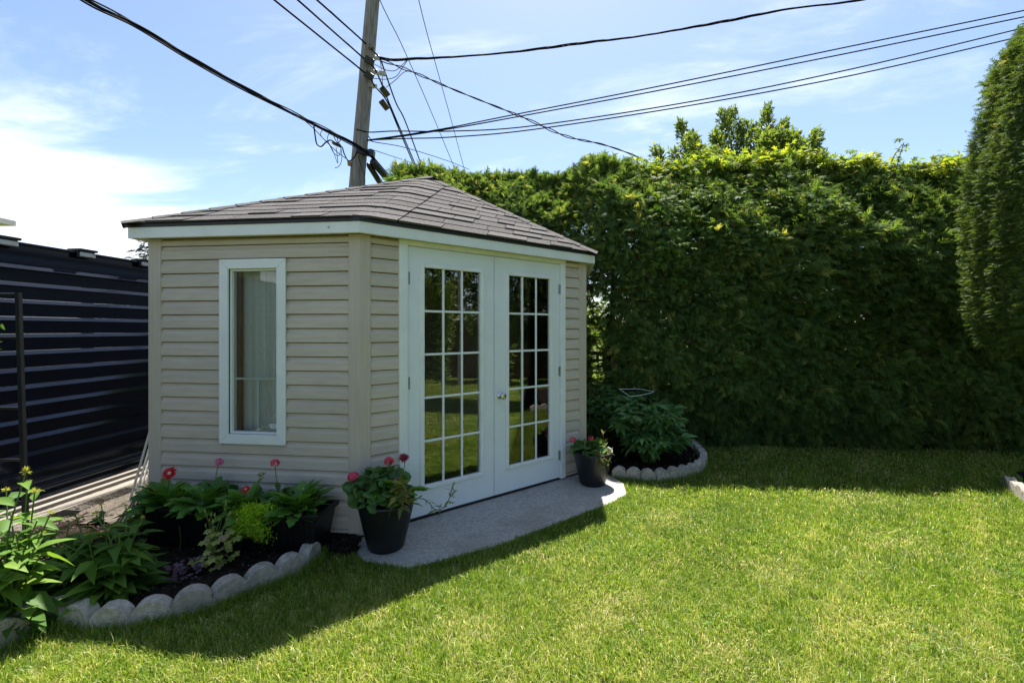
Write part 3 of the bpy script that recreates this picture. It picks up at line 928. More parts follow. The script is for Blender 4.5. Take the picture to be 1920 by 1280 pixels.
# white poles leaning against the shed's far left corner
rp2 = random.Random(8)
for i, (bx, by, tx, ty, lab) in enumerate(((243, 940, 286, 792, 'tallest and leftmost of the leaning white poles'), (256, 925, 288, 812, 'second of the white poles leaning on the shed corner'),
                                         (263, 920, 289, 832, 'third of the white poles leaning on the shed corner'), (272, 912, 290, 850, 'shortest white pole leaning closest to the shed corner'))):
    b_ = G(bx, by, .09); t_ = A(tx, ty, 3.50 + .04 * i); t_[0] = min(t_[0], C0[0] - .035)
    m0 = MB(); m0.tube(np.array([b_ + (t_ - b_) * k / 4 for k in range(5)]), .0085, 8)
    o = m0.build('leaning_pole', M['white'], at=b_); tag(o, lab, 'pole', 'white poles leaning against the shed')

# black garden trellis at the left edge
tb = np.array([-3.10, 2.90, 0])
tr = thing('trellis', tb, 'thin black metal garden trellis at the left picture edge', 'trellis')
tt0 = A(27, 548, 2.9); tb0 = np.array([A(43, 950, 2.9)[0], 2.9, 0.0])
for k, dx in enumerate((0, -.62)):
    m0 = MB(); d = tt0 - tb0; m0.obox(tb0 + [dx, 0, 0], (.026, 0, 0), (0, .022, 0), d); m0.build('post', M['blackmetal'], tr)
for z in (.35, .62, .95, 1.40, tt0[2] - .012):
    k = z / tt0[2]; p = tb0 + (tt0 - tb0) * k
    m0 = MB(); m0.tube([p + [-.61, .011, 0], p + [.013, .011, 0]], .009, 8); m0.build('rung', M['blackmetal'], tr)

# ------------------------------------------------------------------ scalloped concrete edging
def edging_piece(pts, ths, w, h, label, group):
    c = np.mean(pts, 0)
    m_b = MB()
    for p, th in zip(pts, ths):
        d = np.array([math.cos(th), math.sin(th), 0]); n = np.array([-d[1], d[0], 0])
        hw = w * .5; lo = h - hw
        hh = RNG.uniform(-.008, .008)
        prof = [(-hw, -.04), (hw, -.04), (hw, lo)]
        for k in range(1, 14):
            a = math.pi * k / 14; prof.append((hw * math.cos(a), lo + hh + hw * math.sin(a)))
        prof.append((-hw, lo))
        base = np.array([p[0], p[1], 0]) - n * .036
        j = RNG.normal(size=(len(prof), 2)) * .0012
        m_b.prism([base + d * (x + j[i, 0]) + np.array([0, 0, z + j[i, 1]]) for i, (x, z) in enumerate(prof)], n * .072)
    o = m_b.build('edging_block', M['edging'], at=(c[0], c[1], 0), bevel=.0035)
    return tag(o, label, 'edging block', group)
def edging(path, w, h, groups, labels, group):
    P = resample(spline(path, 8), w * .985)
    ths = []; pts = []
    for i in range(len(P) - 1):
        d = P[i + 1] - P[i]; ths.append(math.atan2(d[1], d[0])); pts.append((P[i] + P[i + 1]) / 2)
    k = 0; gi = 0
    while k < len(pts):
        n = groups[gi % len(groups)]
        edging_piece(pts[k:k + n], ths[k:k + n], w, h, labels[min(gi, len(labels) - 1)], group); k += n; gi += 1
    return len(pts)
edging(EDGE_L, .178, .125, [2, 3, 3, 4], ['grey scalloped edging block nearest the slab, at the end of the left bed', 'grey scalloped edging block in front of the heuchera',
       'grey scalloped edging block in front of the bare dark soil', 'mossy scalloped edging block below the shaded coneflower leaves'], 'scalloped edging round the left bed')
edging(EDGE_LL, .185, .15, [3, 3], ['large pale scalloped edging block at the lower left corner', 'scalloped edging block cut by the left picture edge'], 'scalloped edging round the left bed')
edging(EDGE_R, .135, .115, [3, 3, 2, 4], ['round scalloped edging block beside the right flower pot', 'round scalloped edging block in front of the peony',
       'broken grey edging block at the corner of the peony bed', 'edging block at the side of the peony bed', 'last edging block of the peony bed, nearest the hedge'], 'scalloped edging round the peony bed')
edging(EDGE_RR, .17, .12, [2, 3], ['sunlit concrete edging block at the right picture edge', 'second edging block beyond the right picture edge', 'third edging block beyond the right picture edge'], 'edging at the right bed')

# ------------------------------------------------------------------ utility pole and cables
PY = 8.2
pb, pt = A(668.5, 352, PY), A(699, 0, PY)
pd = (pt - pb) / (pt[2] - pb[2])
def pole_at(z): return pb + pd * (z - pb[2])
pole = thing('utility_pole', pole_at(0), 'leaning weathered wooden utility pole behind the shed', 'utility pole')
m0 = MB(); zs_ = np.linspace(-.05, 9.6, 14); m0.tube([pole_at(z) for z in zs_], np.linspace(.155, .108, 14), 18); m0.build('pole_shaft', M['polewood'], pole, smooth=True)
for (px, py) in ((708, 109), (705, 136), (703, 162)):
    c = A(px, py, PY - .12)
    m0 = MB(); m0.tube([c + [-.30, .1, 0], c + [.03, 0, 0]], .011, 6); m0.build('bolt', M['cablegrey'], pole)
    m0 = MB(); m0.tube([c + [-.055, 0, 0], c + [-.04, 0, 0], c + [-.02, 0, 0], c + [0, 0, 0], c + [.02, 0, 0], c + [.035, 0, 0]], [.03, .048, .034, .034, .048, .03], 12); m0.build('insulator', M['porcelain'], pole, smooth=True)
c = A(716, 140, PY - .15); m0 = MB(); m0.tube([c + [-.05, 0, .0], c + [-.02, 0, .03], c + [.03, 0, .02], c + [.045, 0, -.02]], [.03, .045, .045, .03], 10); m0.build('insulator', M['porcelain'], pole)
c = A(695, 87, PY - .16); m0 = MB(); m0.obox(c + [-.05, -.03, -.03], (.10, 0, 0), (0, .06, 0), (0.02, 0, .06)); m0.build('clamp', M['polewood'], pole)
c = A(655, 305, PY - .12); m0 = MB(); m0.obox(c + [-.03, 0, -.05], (.055, 0, -.01), (0, .03, 0), (-.01, 0, .09)); m0.build('tag', M['wood'], pole)
c = A(685, 283, PY - .1); m0 = MB(); m0.obox(c + [-.14, -.06, -.05], (.30, 0, -.06), (0, .1, 0), (.01, 0, .10)); m0.build('bracket', M['blackmetal'], pole)

def cable(pts, r, label, mat='cable', n=8, group=None, twist=0, cat='cable', pitch=.5, strands=2):
    P = spline(pts, n)
    m_b = MB()
    if not twist:
        m_b.tube(P, r, 6)
    else:
        P = resample(P, .06)
        s_ = np.arange(len(P)) * .06
        tan = norm(np.gradient(P, axis=0)); u = norm(np.cross(tan, [0, 0, 1.0])); w = np.cross(u, tan)
        ph = s_ * 2 * math.pi / pitch + .6 * np.sin(s_ * 1.3)
        amp = twist * (1 + .5 * np.sin(s_ * 2.1 + 1))
        for k in range(strands):
            a = ph + 2 * math.pi * k / strands
            m_b.tube(P + (u * np.cos(a)[:, None] + w * np.sin(a)[:, None]) * amp[:, None], r, 5)
    c = P[len(P) // 2]
    o = m_b.build('overhead_cable', M[mat], at=c, smooth=True)
    return tag(o, label, cat, group)

g1 = 'power lines on the utility pole'
cable([A(380, -110, 5.2), A(514, 0, 6.0), A(600, 69, 6.9), A(686, 139, PY - .18), A(703, 162, PY - .15), A(726, 191, 8.8), A(748, 243, 9.9), A(776, 309, 11.5), A(800, 365, 13.5)], .014, 'lowest of three black power lines passing the pole', group=g1)
cable([A(420, -120, 5.2), A(558, 0, 6.0), A(620, 55, 6.9), A(683, 111, PY - .18), A(706, 136, PY - .15), A(732, 199, 9.0), A(779, 309, 11.5), A(803, 365, 13.5)], .014, 'middle of three black power lines passing the pole', group=g1)
cable([A(450, -125, 5.2), A(594, 0, 6.0), A(640, 41, 6.9), A(680, 77, PY - .18), A(710, 107, PY - .15), A(720, 130, 8.5), A(742, 192, 9.4), A(760, 228, 10.2), A(790, 309, 11.8), A(812, 365, 13.5)], .014, 'topmost of three black power lines passing the pole', group=g1)
for (pa, pb_, Ya, Yb, lab) in (((684, 109), (701, 119), PY - .22, PY - .17, 'black connector box on the middle power line at the pole'), ((684, 137), (700, 147), PY - .22, PY - .17, 'black connector box on the lowest power line at the pole'),
                              ((716, 165), (727, 179), 8.35, 8.6, 'upper black connector box hanging right of the pole'), ((715, 190), (726, 204), 8.5, 8.75, 'lower black connector box hanging right of the pole')):
    a, b = A(*pa, Ya), A(*pb_, Yb); d = b - a; u = norm(np.cross(d, [0, 1, .2])); w = norm(np.cross(d, u))
    m0 = MB(); m0.obox(a - u * .055 - w * .03, d * 1.0, u * .11, w * .06)
    o = m0.build('connector_box', M['blackmetal'], at=a, bevel=.012); tag(o, lab, 'connector', 'connector boxes on the power lines')
# service drops, twisted
cable([A(712, 108, PY - .15), A(735, 113, 8.1), A(765, 111, 8.1), A(850, 107, 8.1), A(960, 98, 8.1), A(1100, 80, 8.1), A(1200, 68, 8.1), A(1350, 42, 8.1), A(1480, 17, 8.1), A(1620, -1, 8.1), A(1800, -45, 8.1)], .0115, 'twisted black service cable running from the pole to the upper right', twist=.010, pitch=1.5, strands=3)
cable([A(712, 112, PY - .15), A(745, 124, 8.2), A(790, 142, 8.3), A(860, 172, 8.5), A(980, 220, 8.7), A(1060, 255, 8.8), A(1130, 271, 8.9), A(1190, 292, 9.0), A(1240, 318, 9.1)], .0095, 'twisted pale and black service cable dropping behind the hedge', twist=.013, pitch=.7, strands=2)
for i, (pts, lab) in enumerate((
    ([A(703, 121, PY - .2), A(722, 131, 8.1), A(740, 133, 8.05), A(752, 124, 7.95), A(766, 110, 7.85)], 'upper drooping jumper wire between pole and service cable'),
    ([A(700, 147, PY - .2), A(722, 149, 8.1), A(742, 144, 8.05), A(754, 128, 7.95), A(766, 111, 7.85)], 'lower drooping jumper wire between pole and service cable'),
    ([A(724, 164, 8.4), A(742, 150, 8.4), A(757, 136, 8.4), A(772, 133, 8.4)], 'jumper wire rising from the upper connector box'),
    ([A(713, 115, PY - .2), A(716, 140, 8.2), A(718, 165, 8.3)], 'short vertical jumper wire right of the pole'))):
    cable(pts, .006, lab, group='jumper wires at the pole')
# telephone lines to the right
g2 = 'telephone lines running right from the pole'
for pts, lab in (([A(688, 263, PY - .1), A(760, 253, 8.07), A(840, 240, 8.03), A(960, 216, 7.97), A(1250, 159, 7.82), A(1600, 86, 7.80), A(1930, 18, 7.80), A(2100, -18, 7.80)], 'topmost thin line of the four running to the right edge'),
                 ([A(688, 264, PY - .1), A(760, 255, 8.07), A(860, 239, 8.02), A(960, 221, 7.97), A(1250, 167, 7.82), A(1600, 98, 7.80), A(1930, 30, 7.80), A(2100, -5, 7.80)], 'second thin line of the four running to the right edge'),
                 ([A(668, 243, PY - .14), A(694, 248, 8.1), A(740, 246, 8.08), A(850, 246, 8.02), A(1000, 236, 7.95), A(1300, 190, 7.80), A(1600, 129, 7.80), A(1930, 50, 7.80), A(2100, 8, 7.80)], 'third thin line of the four, nearly level beside the pole'),
                 ([A(688, 263, PY - .1), A(760, 260, 8.07), A(850, 257, 8.02), A(1000, 243, 7.95), A(1300, 197, 7.80), A(1600, 141, 7.80), A(1930, 65, 7.80), A(2100, 24, 7.80)], 'lowest thin line of the four running to the right edge')):
    cable(pts, .0105, lab, group=g2)
g3 = 'thin wires descending behind the hedge'
cable([A(690, -60, PY - .3), A(713, 2, PY), A(731, 40, 8.6), A(753, 84, 9.2), A(800, 190, 10.6), A(848, 305, 12.5), A(870, 360, 13.6)], .0085, 'thin wire from the pole top slanting down behind the hedge', group=g3)
cable([A(770, -60, 7.2), A(785, 0, 7.6), A(800, 60, 8.2), A(825, 150, 9.4), A(850, 240, 11.0), A(868, 308, 12.5), A(885, 370, 13.6)], .007, 'faint thin wire right of the pole slanting down behind the hedge', group=g3)
cable([A(691, 255, PY - .1), A(694, 260, 8.1), A(700, 266, 8.2), A(760, 277, 9.5), A(840, 302, 11.5), A(880, 318, 12.5)], .008, 'low thin wire from the pole to the hedge top', group=g3)
cable([A(693, 279, PY - .1), A(714, 286, 8.6), A(762, 302, 10), A(790, 313, 11)], .006, 'lowest thin wire from the pole to the hedge top', group=g3)
cable([A(672, 292, PY - .16), A(678, 315, PY - .18), A(684, 332, PY - .16), A(684, 352, PY - .14)], .006, 'thin wire stapled down the front of the pole', group='wires at the pole')
# thick telephone bundle from the upper left
BUN = [A(60, -70, 3.9), A(160, 0, 4.35), A(250, 47, 4.8), A(350, 106, 5.4), A(450, 162, 6.05), A(550, 214, 6.8), A(640, 259, 7.6), A(690, 288, PY - .17), A(718, 325, 8.5), A(745, 370, 9.2)]
cable(BUN, .0135, 'thick black telephone cable sweeping in from the upper left')
cable([p + np.array([.0, .0, .024]) for p in BUN], .009, 'thin strand lashed above the thick telephone cable', twist=.009, pitch=1.1)
cable([p + np.array([.012, .0, -.028 - .01 * math.sin(i * 2.2)]) for i, p in enumerate(BUN)], .009, 'sagging strand slung below the thick telephone cable')
g4 = 'loose loops of wire under the telephone cable'
LY = 7.45
for pts, r, lab in (([A(588, 233, 7.1), A(591, 255, 7.1), A(594, 270, 7.1), A(602, 275, 7.12), A(611, 267, 7.2), A(620, 263, 7.25), A(630, 269, 7.3), A(641, 276, 7.4), A(646, 290, 7.5), A(654, 302, 7.8), A(664, 295, PY - .2), A(670, 283, PY - .2)], .0105, 'thick looping wire under the telephone cable'),
                    ([A(566, 222, 6.9), A(590, 243, 7.1), A(610, 264, 7.2), A(632, 285, 7.4), A(648, 297, 7.6)], .006, 'straight loose wire under the telephone cable'),
                    ([A(606, 242, 7.2), A(601, 251, 7.2), A(606, 260, 7.2), A(616, 268, 7.3), A(624, 282, 7.35), A(633, 306, 7.4), A(632, 290, 7.4), A(630, 276, 7.4)], .005, 'pointed hanging wire loop'),
                    ([A(618, 249, 7.3), A(614, 258, 7.3), A(617, 270, 7.3), A(626, 287, 7.4), A(635, 292, 7.45), A(639, 281, 7.4), A(636, 268, 7.4)], .005, 'rounded hanging wire loop'),
                    ([A(638, 270, 7.4), A(641, 292, 7.4), A(639, 306, 7.4), A(634, 313, 7.4), A(628, 315, 7.4)], .005, 'lowest hooked wire end'),
                    ([A(624, 252, 7.35), A(633, 268, 7.4), A(640, 258, 7.45), A(632, 255, 7.4), A(636, 276, 7.4)], .0065, 'tangled wire knot near the pole')):
    cable(pts, r, lab, group=g4)
a, b = A(622, 267, 7.3), A(640, 275, 7.4); m0 = MB(); m0.tube([a, a + (b - a) * .2, a + (b - a) * .8, b], [.012, .028, .028, .012], 8)
tag(m0.build('wire_splice', M['cablegrey'], at=a), 'grey wire splice among the loose loops', 'splice')
for (pa, pb_, rr_, lab) in (((696, 300), (727, 336), .062, 'larger black splice case hanging right of the pole'), ((689, 306), (713, 345), .046, 'smaller black splice case touching the pole')):
    a, b = A(*pa, 8.15), A(*pb_, 8.55); d = (b - a)
    r_ = thing('splice_case', a, lab, 'splice case', 'splice cases below the telephone cable')
    m0 = MB(); m0.tube([a, a + d * .06, a + d * .14, a + d * .86, a + d * .94, b], [rr_ * .35, rr_ * .8, rr_, rr_, rr_ * .85, rr_ * .4], 12); m0.build('case_body', M['blackmetal'], r_, smooth=True)
    m0 = MB(); q = norm(np.cross(d, [0, 1, 0])) * rr_ * 1.05
    m0.tube([a + q, b + q], .010, 6); m0.build('case_rib', M['cable'], r_)

# ------------------------------------------------------------------ cedar hedge along the back
CED = [cedar_tpl(random.Random(i), 6, .2 + .12 * i) for i in range(4)]
def hedge_face(x): return 5.60 - .07 * (x - 1.1) + .95 / (1 + np.exp((x - 1.02) / .06))
def hedge_top(x): return 3.62 + .12 + .34 * np.clip((2.0 - x) / 3, 0, 1.2) + .05 * np.sin(x * 2.1) + .03 * np.sin(x * 5.3 + 1) - .10 * np.clip((x - 3.2) / 2, 0, 1)
HX0, HX1 = -1.95, 7.2
def hedge_pts(n, seed):
    r = np.random.default_rng(seed)
    x = r.uniform(HX0, HX1, n); H = hedge_top(x); z = r.uniform(.01, 1, n) * H
    d = np.abs(r.exponential(.14, n)); d = np.minimum(d, .75)
    y = hedge_face(x) + d
    p2 = np.stack([x, z], 1)
    y = y + .09 * wob(p2, 21, 2.6) + .06 * wob(p2, 22, 7.0)
    # rounded shoulder
    sh = np.clip((z - (H - 1.3)) / 1.3, 0, 1); y = y + .92 * sh ** 1.5
    und = np.clip((.55 - z) / .5, 0, 1); y = y + .20 * und
    keep = (wob(np.stack([x, z, y], 1), 23, 4.5) > -.62) | (r.random(n) < .35)
    keep &= ~((x < .95) & (z < 1.9))
    gap = np.exp(-((x - 1.13) / .16) ** 2) * ((z > .2) & (z < 2.05))
    keep &= r.random(n) > gap * .9
    return np.stack([x, y, z], 1)[keep], sh[keep], d[keep]
hedge = thing('cedar_hedge', (2.4, 6.6, 0), 'tall dense dark green cedar hedge along the back of the lawn', 'hedge')
parts = []
P, SH, DD = hedge_pts(60000, 31)
nP = len(P)
out = np.stack([RNG.normal(0, .55, nP), -1 + RNG.normal(0, .35, nP), RNG.normal(-.05, .45, nP) + SH * .9], 1)
nr = np.stack([RNG.normal(0, .7, nP), -.6 + RNG.normal(0, .55, nP), .8 + RNG.normal(0, .45, nP)], 1)
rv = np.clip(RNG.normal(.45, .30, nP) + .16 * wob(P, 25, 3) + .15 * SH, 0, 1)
sel = RNG.integers(0, 4, nP)
for k in range(4):
    q = sel == k
    parts.append(scatter(CED[k], P[q], out[q], nr[q], RNG.uniform(.11, .21, q.sum()), rv[q]))
# top and back of the hedge
n = 15000
x = RNG.uniform(HX0, HX1, n); H = hedge_top(x); yb = RNG.random(n)
y = hedge_face(x) + .75 + yb * .75; z = H - .08 + .07 * wob(np.stack([x, y], 1), 27, 5) - RNG.exponential(.10, n) - .35 * np.clip((yb - .7) / .3, 0, 1) ** 2
Pt = np.stack([x, y, z], 1)
spk = RNG.random(n) < .05
fw = np.stack([RNG.normal(0, .6, n), RNG.normal(-.2, .6, n), .8 + RNG.normal(0, .35, n)], 1)
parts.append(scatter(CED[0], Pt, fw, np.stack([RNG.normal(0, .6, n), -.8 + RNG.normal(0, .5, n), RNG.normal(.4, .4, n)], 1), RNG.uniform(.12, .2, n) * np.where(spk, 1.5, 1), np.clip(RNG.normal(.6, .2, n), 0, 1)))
n = 13000
x = RNG.uniform(HX0, HX1, n); z = RNG.uniform(.01, 1, n) * hedge_top(x) * .97; y = hedge_face(x) + 1.55 - RNG.exponential(.12, n)
kp = ~((x < .95) & (z < 1.9)) & (RNG.random(n) > np.exp(-((x - 1.15) / .3) ** 2) * (z < 2.1) * 1.0)
Pb = np.stack([x, y, z], 1)[kp]; n = len(Pb)
parts.append(scatter(CED[1], Pb, np.stack([RNG.normal(0, .5, n), 1 + RNG.normal(0, .3, n), RNG.normal(.2, .4, n)], 1), np.stack([RNG.normal(0, .5, n), .5 + RNG.normal(0, .4, n), .9 + RNG.normal(0, .3, n)], 1), RNG.uniform(.2, .32, n), np.clip(RNG.normal(.45, .2, n), 0, .95)))
# left end, above the shed roof
n = 1500
z = RNG.uniform(2.0, 3.75, n); y = RNG.uniform(6.8, 7.9, n); x = HX0 - .05 + RNG.exponential(.1, n) + .25 * np.clip((z - 3.4) / .4, 0, 1) ** 2
parts.append(scatter(CED[2], np.stack([x, y, z], 1), np.stack([-1 + RNG.normal(0, .3, n), RNG.normal(0, .5, n), RNG.normal(.1, .4, n)], 1), np.stack([-.4 + RNG.normal(0, .4, n), RNG.normal(0, .5, n), .9 + RNG.normal(0, .3, n)], 1), RNG.uniform(.14, .24, n)))
scat_build('foliage', M['cedar'], parts, hedge)
n = 800; sub = RNG.integers(0, nP, n)
scat_build('dead_sprays', M['deadcedar'], [scatter(CED[3], P[sub] + [0, -.03, 0], out[sub], nr[sub], RNG.uniform(.07, .14, n))], hedge)
rt = random.Random(12)
for x in (-1.5, -.6, .3, 1.02, 1.36, 2.0, 2.55, 3.1, 3.7, 4.25, 4.9, 5.5, 6.2):
    y = float(hedge_face(np.array(x))) + .75
    m0 = MB(); m0.tube([(x, y, -.05), (x + rt.uniform(-.04, .04), y, .9), (x + rt.uniform(-.08, .08), y + .03, 1.9), (x + rt.uniform(-.1, .1), y + .05, 3.2)], [.055, .047, .038, .015], 8); m0.build('trunk', M['bark'], hedge)
    for q in range(6):
        m0 = MB(); z = rt.uniform(.6, 3.0); a = rt.uniform(-2.6, -.5); L_ = rt.uniform(.3, .55)
        m0.tube([(x, y, z), (x + L_ * .5 * math.cos(a), y + L_ * .5 * math.sin(a), z + .12), (x + L_ * math.cos(a), y + L_ * math.sin(a), z + .18)], [.012, .009, .004], 5); m0.build('branch', M['bark'], hedge)

# creeper over the hedge top
LF = leaf_tpl(.42, 2, .25, .25, .9, .45)
PALM = merge_tpl([place_tpl(LF, (0, 0, 0), a, s_) for a, s_ in ((0, 1.0), (.75, .9), (-.75, .9), (1.6, .68), (-1.6, .68))])
creeper = thing('virginia_creeper', (3.4, 6.0, 2.2), 'yellow-green creeper vine draped over the hedge top', 'vine')
pos = []
def drape(cx, cz, sx, sz, n, seed):
    r = np.random.default_rng(seed)
    x = r.normal(cx, sx, n); z = r.normal(cz, sz, n); return np.stack([x, z], 1)
segs = [drape(x, .02, .22, .09, 85, 40 + i) for i, x in enumerate(np.arange(1.85, 6.2, .22))]
XZ = np.concatenate(segs); x = XZ[:, 0]; z = hedge_top(x) + XZ[:, 1] - .01
more = [drape(2.02, 3.15, .16, .22, 150, 70), drape(2.05, 2.75, .13, .20, 70, 71), drape(1.90, 2.3, .10, .16, 30, 72), drape(3.3, 3.1, .22, .14, 100, 73), drape(3.75, 2.95, .2, .1, 70, 74), drape(2.6, 3.3, .3, .12, 110, 75), drape(4.6, 3.2, .5, .1, 90, 76)]
xz2 = np.concatenate(more); x = np.r_[x, xz2[:, 0]]; z = np.r_[z, np.minimum(xz2[:, 1], hedge_top(xz2[:, 0]))]
sh = np.clip((z - (hedge_top(x) - 1.3)) / 1.3, 0, 1.1)
y = hedge_face(x) - .16 + .90 * sh ** 1.5 + RNG.normal(0, .05, len(x)) + .09 * wob(np.stack([x, z], 1), 21, 2.6)
ontop = RNG.random(len(x)) < .35 * (sh > .75); y = np.where(ontop, y + RNG.uniform(0, .7, len(x)), y)
Pc = np.stack([x, y, z], 1); n = len(Pc)
rvc = np.clip(.15 + .85 * np.clip((sh - .55) / .4, 0, 1) * RNG.random(n) ** .8 + RNG.normal(0, .12, n), 0, 1)  # yellower leaves towards the top: sunlight put into the leaf colour
fw = np.stack([RNG.normal(0, .7, n), -.7 + RNG.normal(0, .3, n), RNG.normal(-.55, .4, n) + .8 * (sh > .9)], 1)
nr = np.stack([RNG.normal(0, .3, n), -.7 + RNG.normal(0, .3, n), .75 + RNG.normal(0, .25, n)], 1)
scat_build('leaves', M['creeper'], [scatter(PALM, Pc, fw, nr, RNG.uniform(.045, .085, n), rvc)], creeper)
for i, pts in enumerate(([(1.9, 6.12, 3.5), (2.0, 5.98, 3.2), (2.06, 5.92, 2.8), (1.92, 5.95, 2.3)], [(3.2, 6.1, 3.5), (3.3, 5.85, 3.15), (3.4, 5.8, 2.9)], [(2.0, 6.35, 3.62), (3.5, 6.15, 3.62), (5.0, 5.95, 3.58), (6.1, 5.8, 3.55)],
                         [(4.95, 6.0, 3.5), (5.0, 5.95, 3.72), (5.08, 5.92, 3.86)], [(3.9, 6.1, 3.55), (4.05, 6.08, 3.75), (4.1, 6.08, 3.87), (4.16, 6.05, 3.84)])):
    m0 = MB(); m0.tube(spline(pts, 5), .006, 5); m0.build('vine_stem', M['stemdark'], creeper)
# stray shoot poking up on the right, and a young shoot hanging on the hedge face
sh_t = thing('creeper_shoot', (5.05, 5.95, 3.5), 'single creeper shoot sticking up above the hedge near the sheared cedar', 'vine')
pp = np.array([(5.0 + .1 * k + RNG.normal(0, .05), 5.92, 3.58 + .3 * k / 1.0 + RNG.normal(0, .04)) for k in np.linspace(0, 1, 16)])
scat_build('leaves', M['creeper'], [scatter(PALM, pp, np.stack([RNG.normal(0, 1, 16), RNG.normal(-.3, .5, 16), RNG.normal(0, .4, 16)], 1), np.stack([RNG.normal(0, .4, 16), RNG.normal(-.5, .3, 16), np.ones(16)], 1), RNG.uniform(.05, .09, 16), RNG.uniform(.2, .6, 16))], sh_t)
m0 = MB(); m0.tube([(5.0, 5.95, 3.45), (5.05, 5.93, 3.7), (5.1, 5.92, 3.88)], .005, 5); m0.build('vine_stem', M['stemdark'], sh_t)
hs = thing('leafy_shoot', A(1632, 640, 5.45), 'pale green leafy shoot hanging on the dark hedge face', 'vine')
q0 = [A(1632, 600, 5.42), A(1628, 615, 5.4), A(1618, 628, 5.38), A(1612, 640, 5.38), A(1606, 655, 5.38), A(1614, 660, 5.38), A(1600, 668, 5.38), A(1610, 675, 5.38), A(1622, 620, 5.4)]
n = len(q0); scat_build('leaves', M['creeper'], [scatter(leaf_tpl(.55, 2, .2, .3), np.array(q0), np.stack([RNG.normal(-.3, .8, n), -.3 + RNG.normal(0, .2, n), -.5 + RNG.normal(0, .3, n)], 1), np.stack([RNG.normal(0, .2, n), -.8 + RNG.normal(0, .2, n), .6 + RNG.normal(0, .2, n)], 1), RNG.uniform(.07, .12, n), RNG.uniform(.1, .4, n))], hs)
m0 = MB(); m0.tube(spline([A(1636, 590, 5.46), A(1626, 616, 5.42), A(1612, 645, 5.4), A(1606, 675, 5.4)], 4), .004, 5); m0.build('vine_stem', M['stem'], hs)

# ------------------------------------------------------------------ sheared cedar at the right edge
ct = np.array([4.56, 3.28, 0]); CEF = [cedar_tpl(random.Random(20 + i), 4, .15) for i in range(4)]
ced = thing('sheared_cedar', ct, 'big rounded sheared cedar tree at the right picture edge', 'tree')
def ced_r(z): return np.interp(z, [1.22, 1.30, 1.53, 1.9, 2.31, 2.68, 3.13, 3.59, 3.93, 4.3, 4.45], [.45, .73, .84, .875, .897, .89, .815, .73, .52, .25, .05])
n = 60000
z = RNG.uniform(1.23, 4.45, n); th = RNG.uniform(0, 2 * math.pi, n)
kp = (np.cos(th) < .75) ; z, th = z[kp], th[kp]; n = len(z)
dp = RNG.exponential(.045, n)
rr_ = ced_r(z) - np.minimum(dp, .5) + .042 * wob(np.stack([np.cos(th) * 2, np.sin(th) * 2, z], 1), 51, 4.5) + .022 * wob(np.stack([np.cos(th) * 2, np.sin(th) * 2, z], 1), 52, 11)
Pc = np.stack([ct[0] + rr_ * np.cos(th), ct[1] + rr_ * np.sin(th), z], 1)
slope = np.gradient(ced_r(np.linspace(1.23, 4.45, 200)), np.linspace(1.23, 4.45, 200)); nz = -np.interp(z, np.linspace(1.23, 4.45, 200), slope)
nrm_ = norm(np.stack([np.cos(th), np.sin(th), np.clip(nz, -1, 3)], 1))
fw = nrm_ * .8 + [0, 0, .15] + RNG.normal(0, .65, (n, 3)); nr = np.array([0, 0, .9]) + nrm_ * .5 + RNG.normal(0, .5, (n, 3))
sel = RNG.integers(0, 4, n); rv = np.clip(RNG.normal(.45, .2, n) + .15 * wob(Pc, 53, 5), 0, 1)
scat_build('crown', M['cedar2'], [scatter(CEF[k], Pc[sel == k], fw[sel == k], nr[sel == k], RNG.uniform(.045, .09, (sel == k).sum()), rv[sel == k]) for k in range(4)], ced)
m0 = MB(); m0.tube([ct + [0, 0, -.05], ct + [.02, 0, 1.0], ct + [0, .02, 2.2], ct + [0, 0, 3.7]], [.11, .09, .06, .02], 10); m0.build('trunk', M['bark'], ced)
for q in range(26):
    a = random.uniform(0, 6.28); z = random.uniform(1.35, 3.4); R_ = float(ced_r(z)) * .8
    m0 = MB(); m0.tube([ct + [0, 0, z - .15], ct + [R_ * .5 * math.cos(a), R_ * .5 * math.sin(a), z], ct + [R_ * math.cos(a), R_ * math.sin(a), z + .15]], [.02, .014, .005], 5); m0.build('branch', M['bark'], ced)

# ------------------------------------------------------------------ trees beyond the hedge
LEAF = (np.array([(0, 0, 0), (-.2, .45, .07), (0, 1, -.12), (.2, .45, .07)], float), np.array([(0, 2, 1), (0, 3, 2)]))
def shoot_tree(root, shoots, leaf_n, lsz, mat, seed):
    r = np.random.default_rng(seed); parts = []
    st = MB()
    for (b, t, w) in shoots:
        b, t = np.array(b), np.array(t); d = t - b; L_ = np.linalg.norm(d)
        st.tube([b, b + d * .5 + r.normal(0, .05, 3), t], [.02, .012, .004], 5)
        n = int(leaf_n * L_)
        s_ = r.uniform(0, 1.02, n); off = norm(r.normal(size=(n, 3))) * (w * (1.05 - s_ * .75) * r.uniform(.2, 1, n) ** .6)[:, None]
        P_ = b + d * s_[:, None] + off
        parts.append(scatter(LEAF, P_, off + d / L_ * .10 + r.normal(0, .06, (n, 3)), r.normal(0, .6, (n, 3)) + [0, 0, .8], r.uniform(.6, 1.2, n) * lsz, np.clip(r.normal(.45, .22, n), 0, 1)))
    scat_build('crown', M[mat], parts, root)
    st.build('branches', M['bark2'], root)
T0 = np.array([4.75, 9.2, 0])
tree = thing('leafy_tree', T0, 'leafy green tree with upright shoots rising behind the hedge', 'tree')
m0 = MB(); m0.tube([T0 + [0, 0, -.1], T0 + [.05, 0, 1.5], T0 + [0, .05, 3.2], T0 + [0, 0, 4.6]], [.14, .11, .08, .03], 10); m0.build('trunk', M['bark2'], tree)
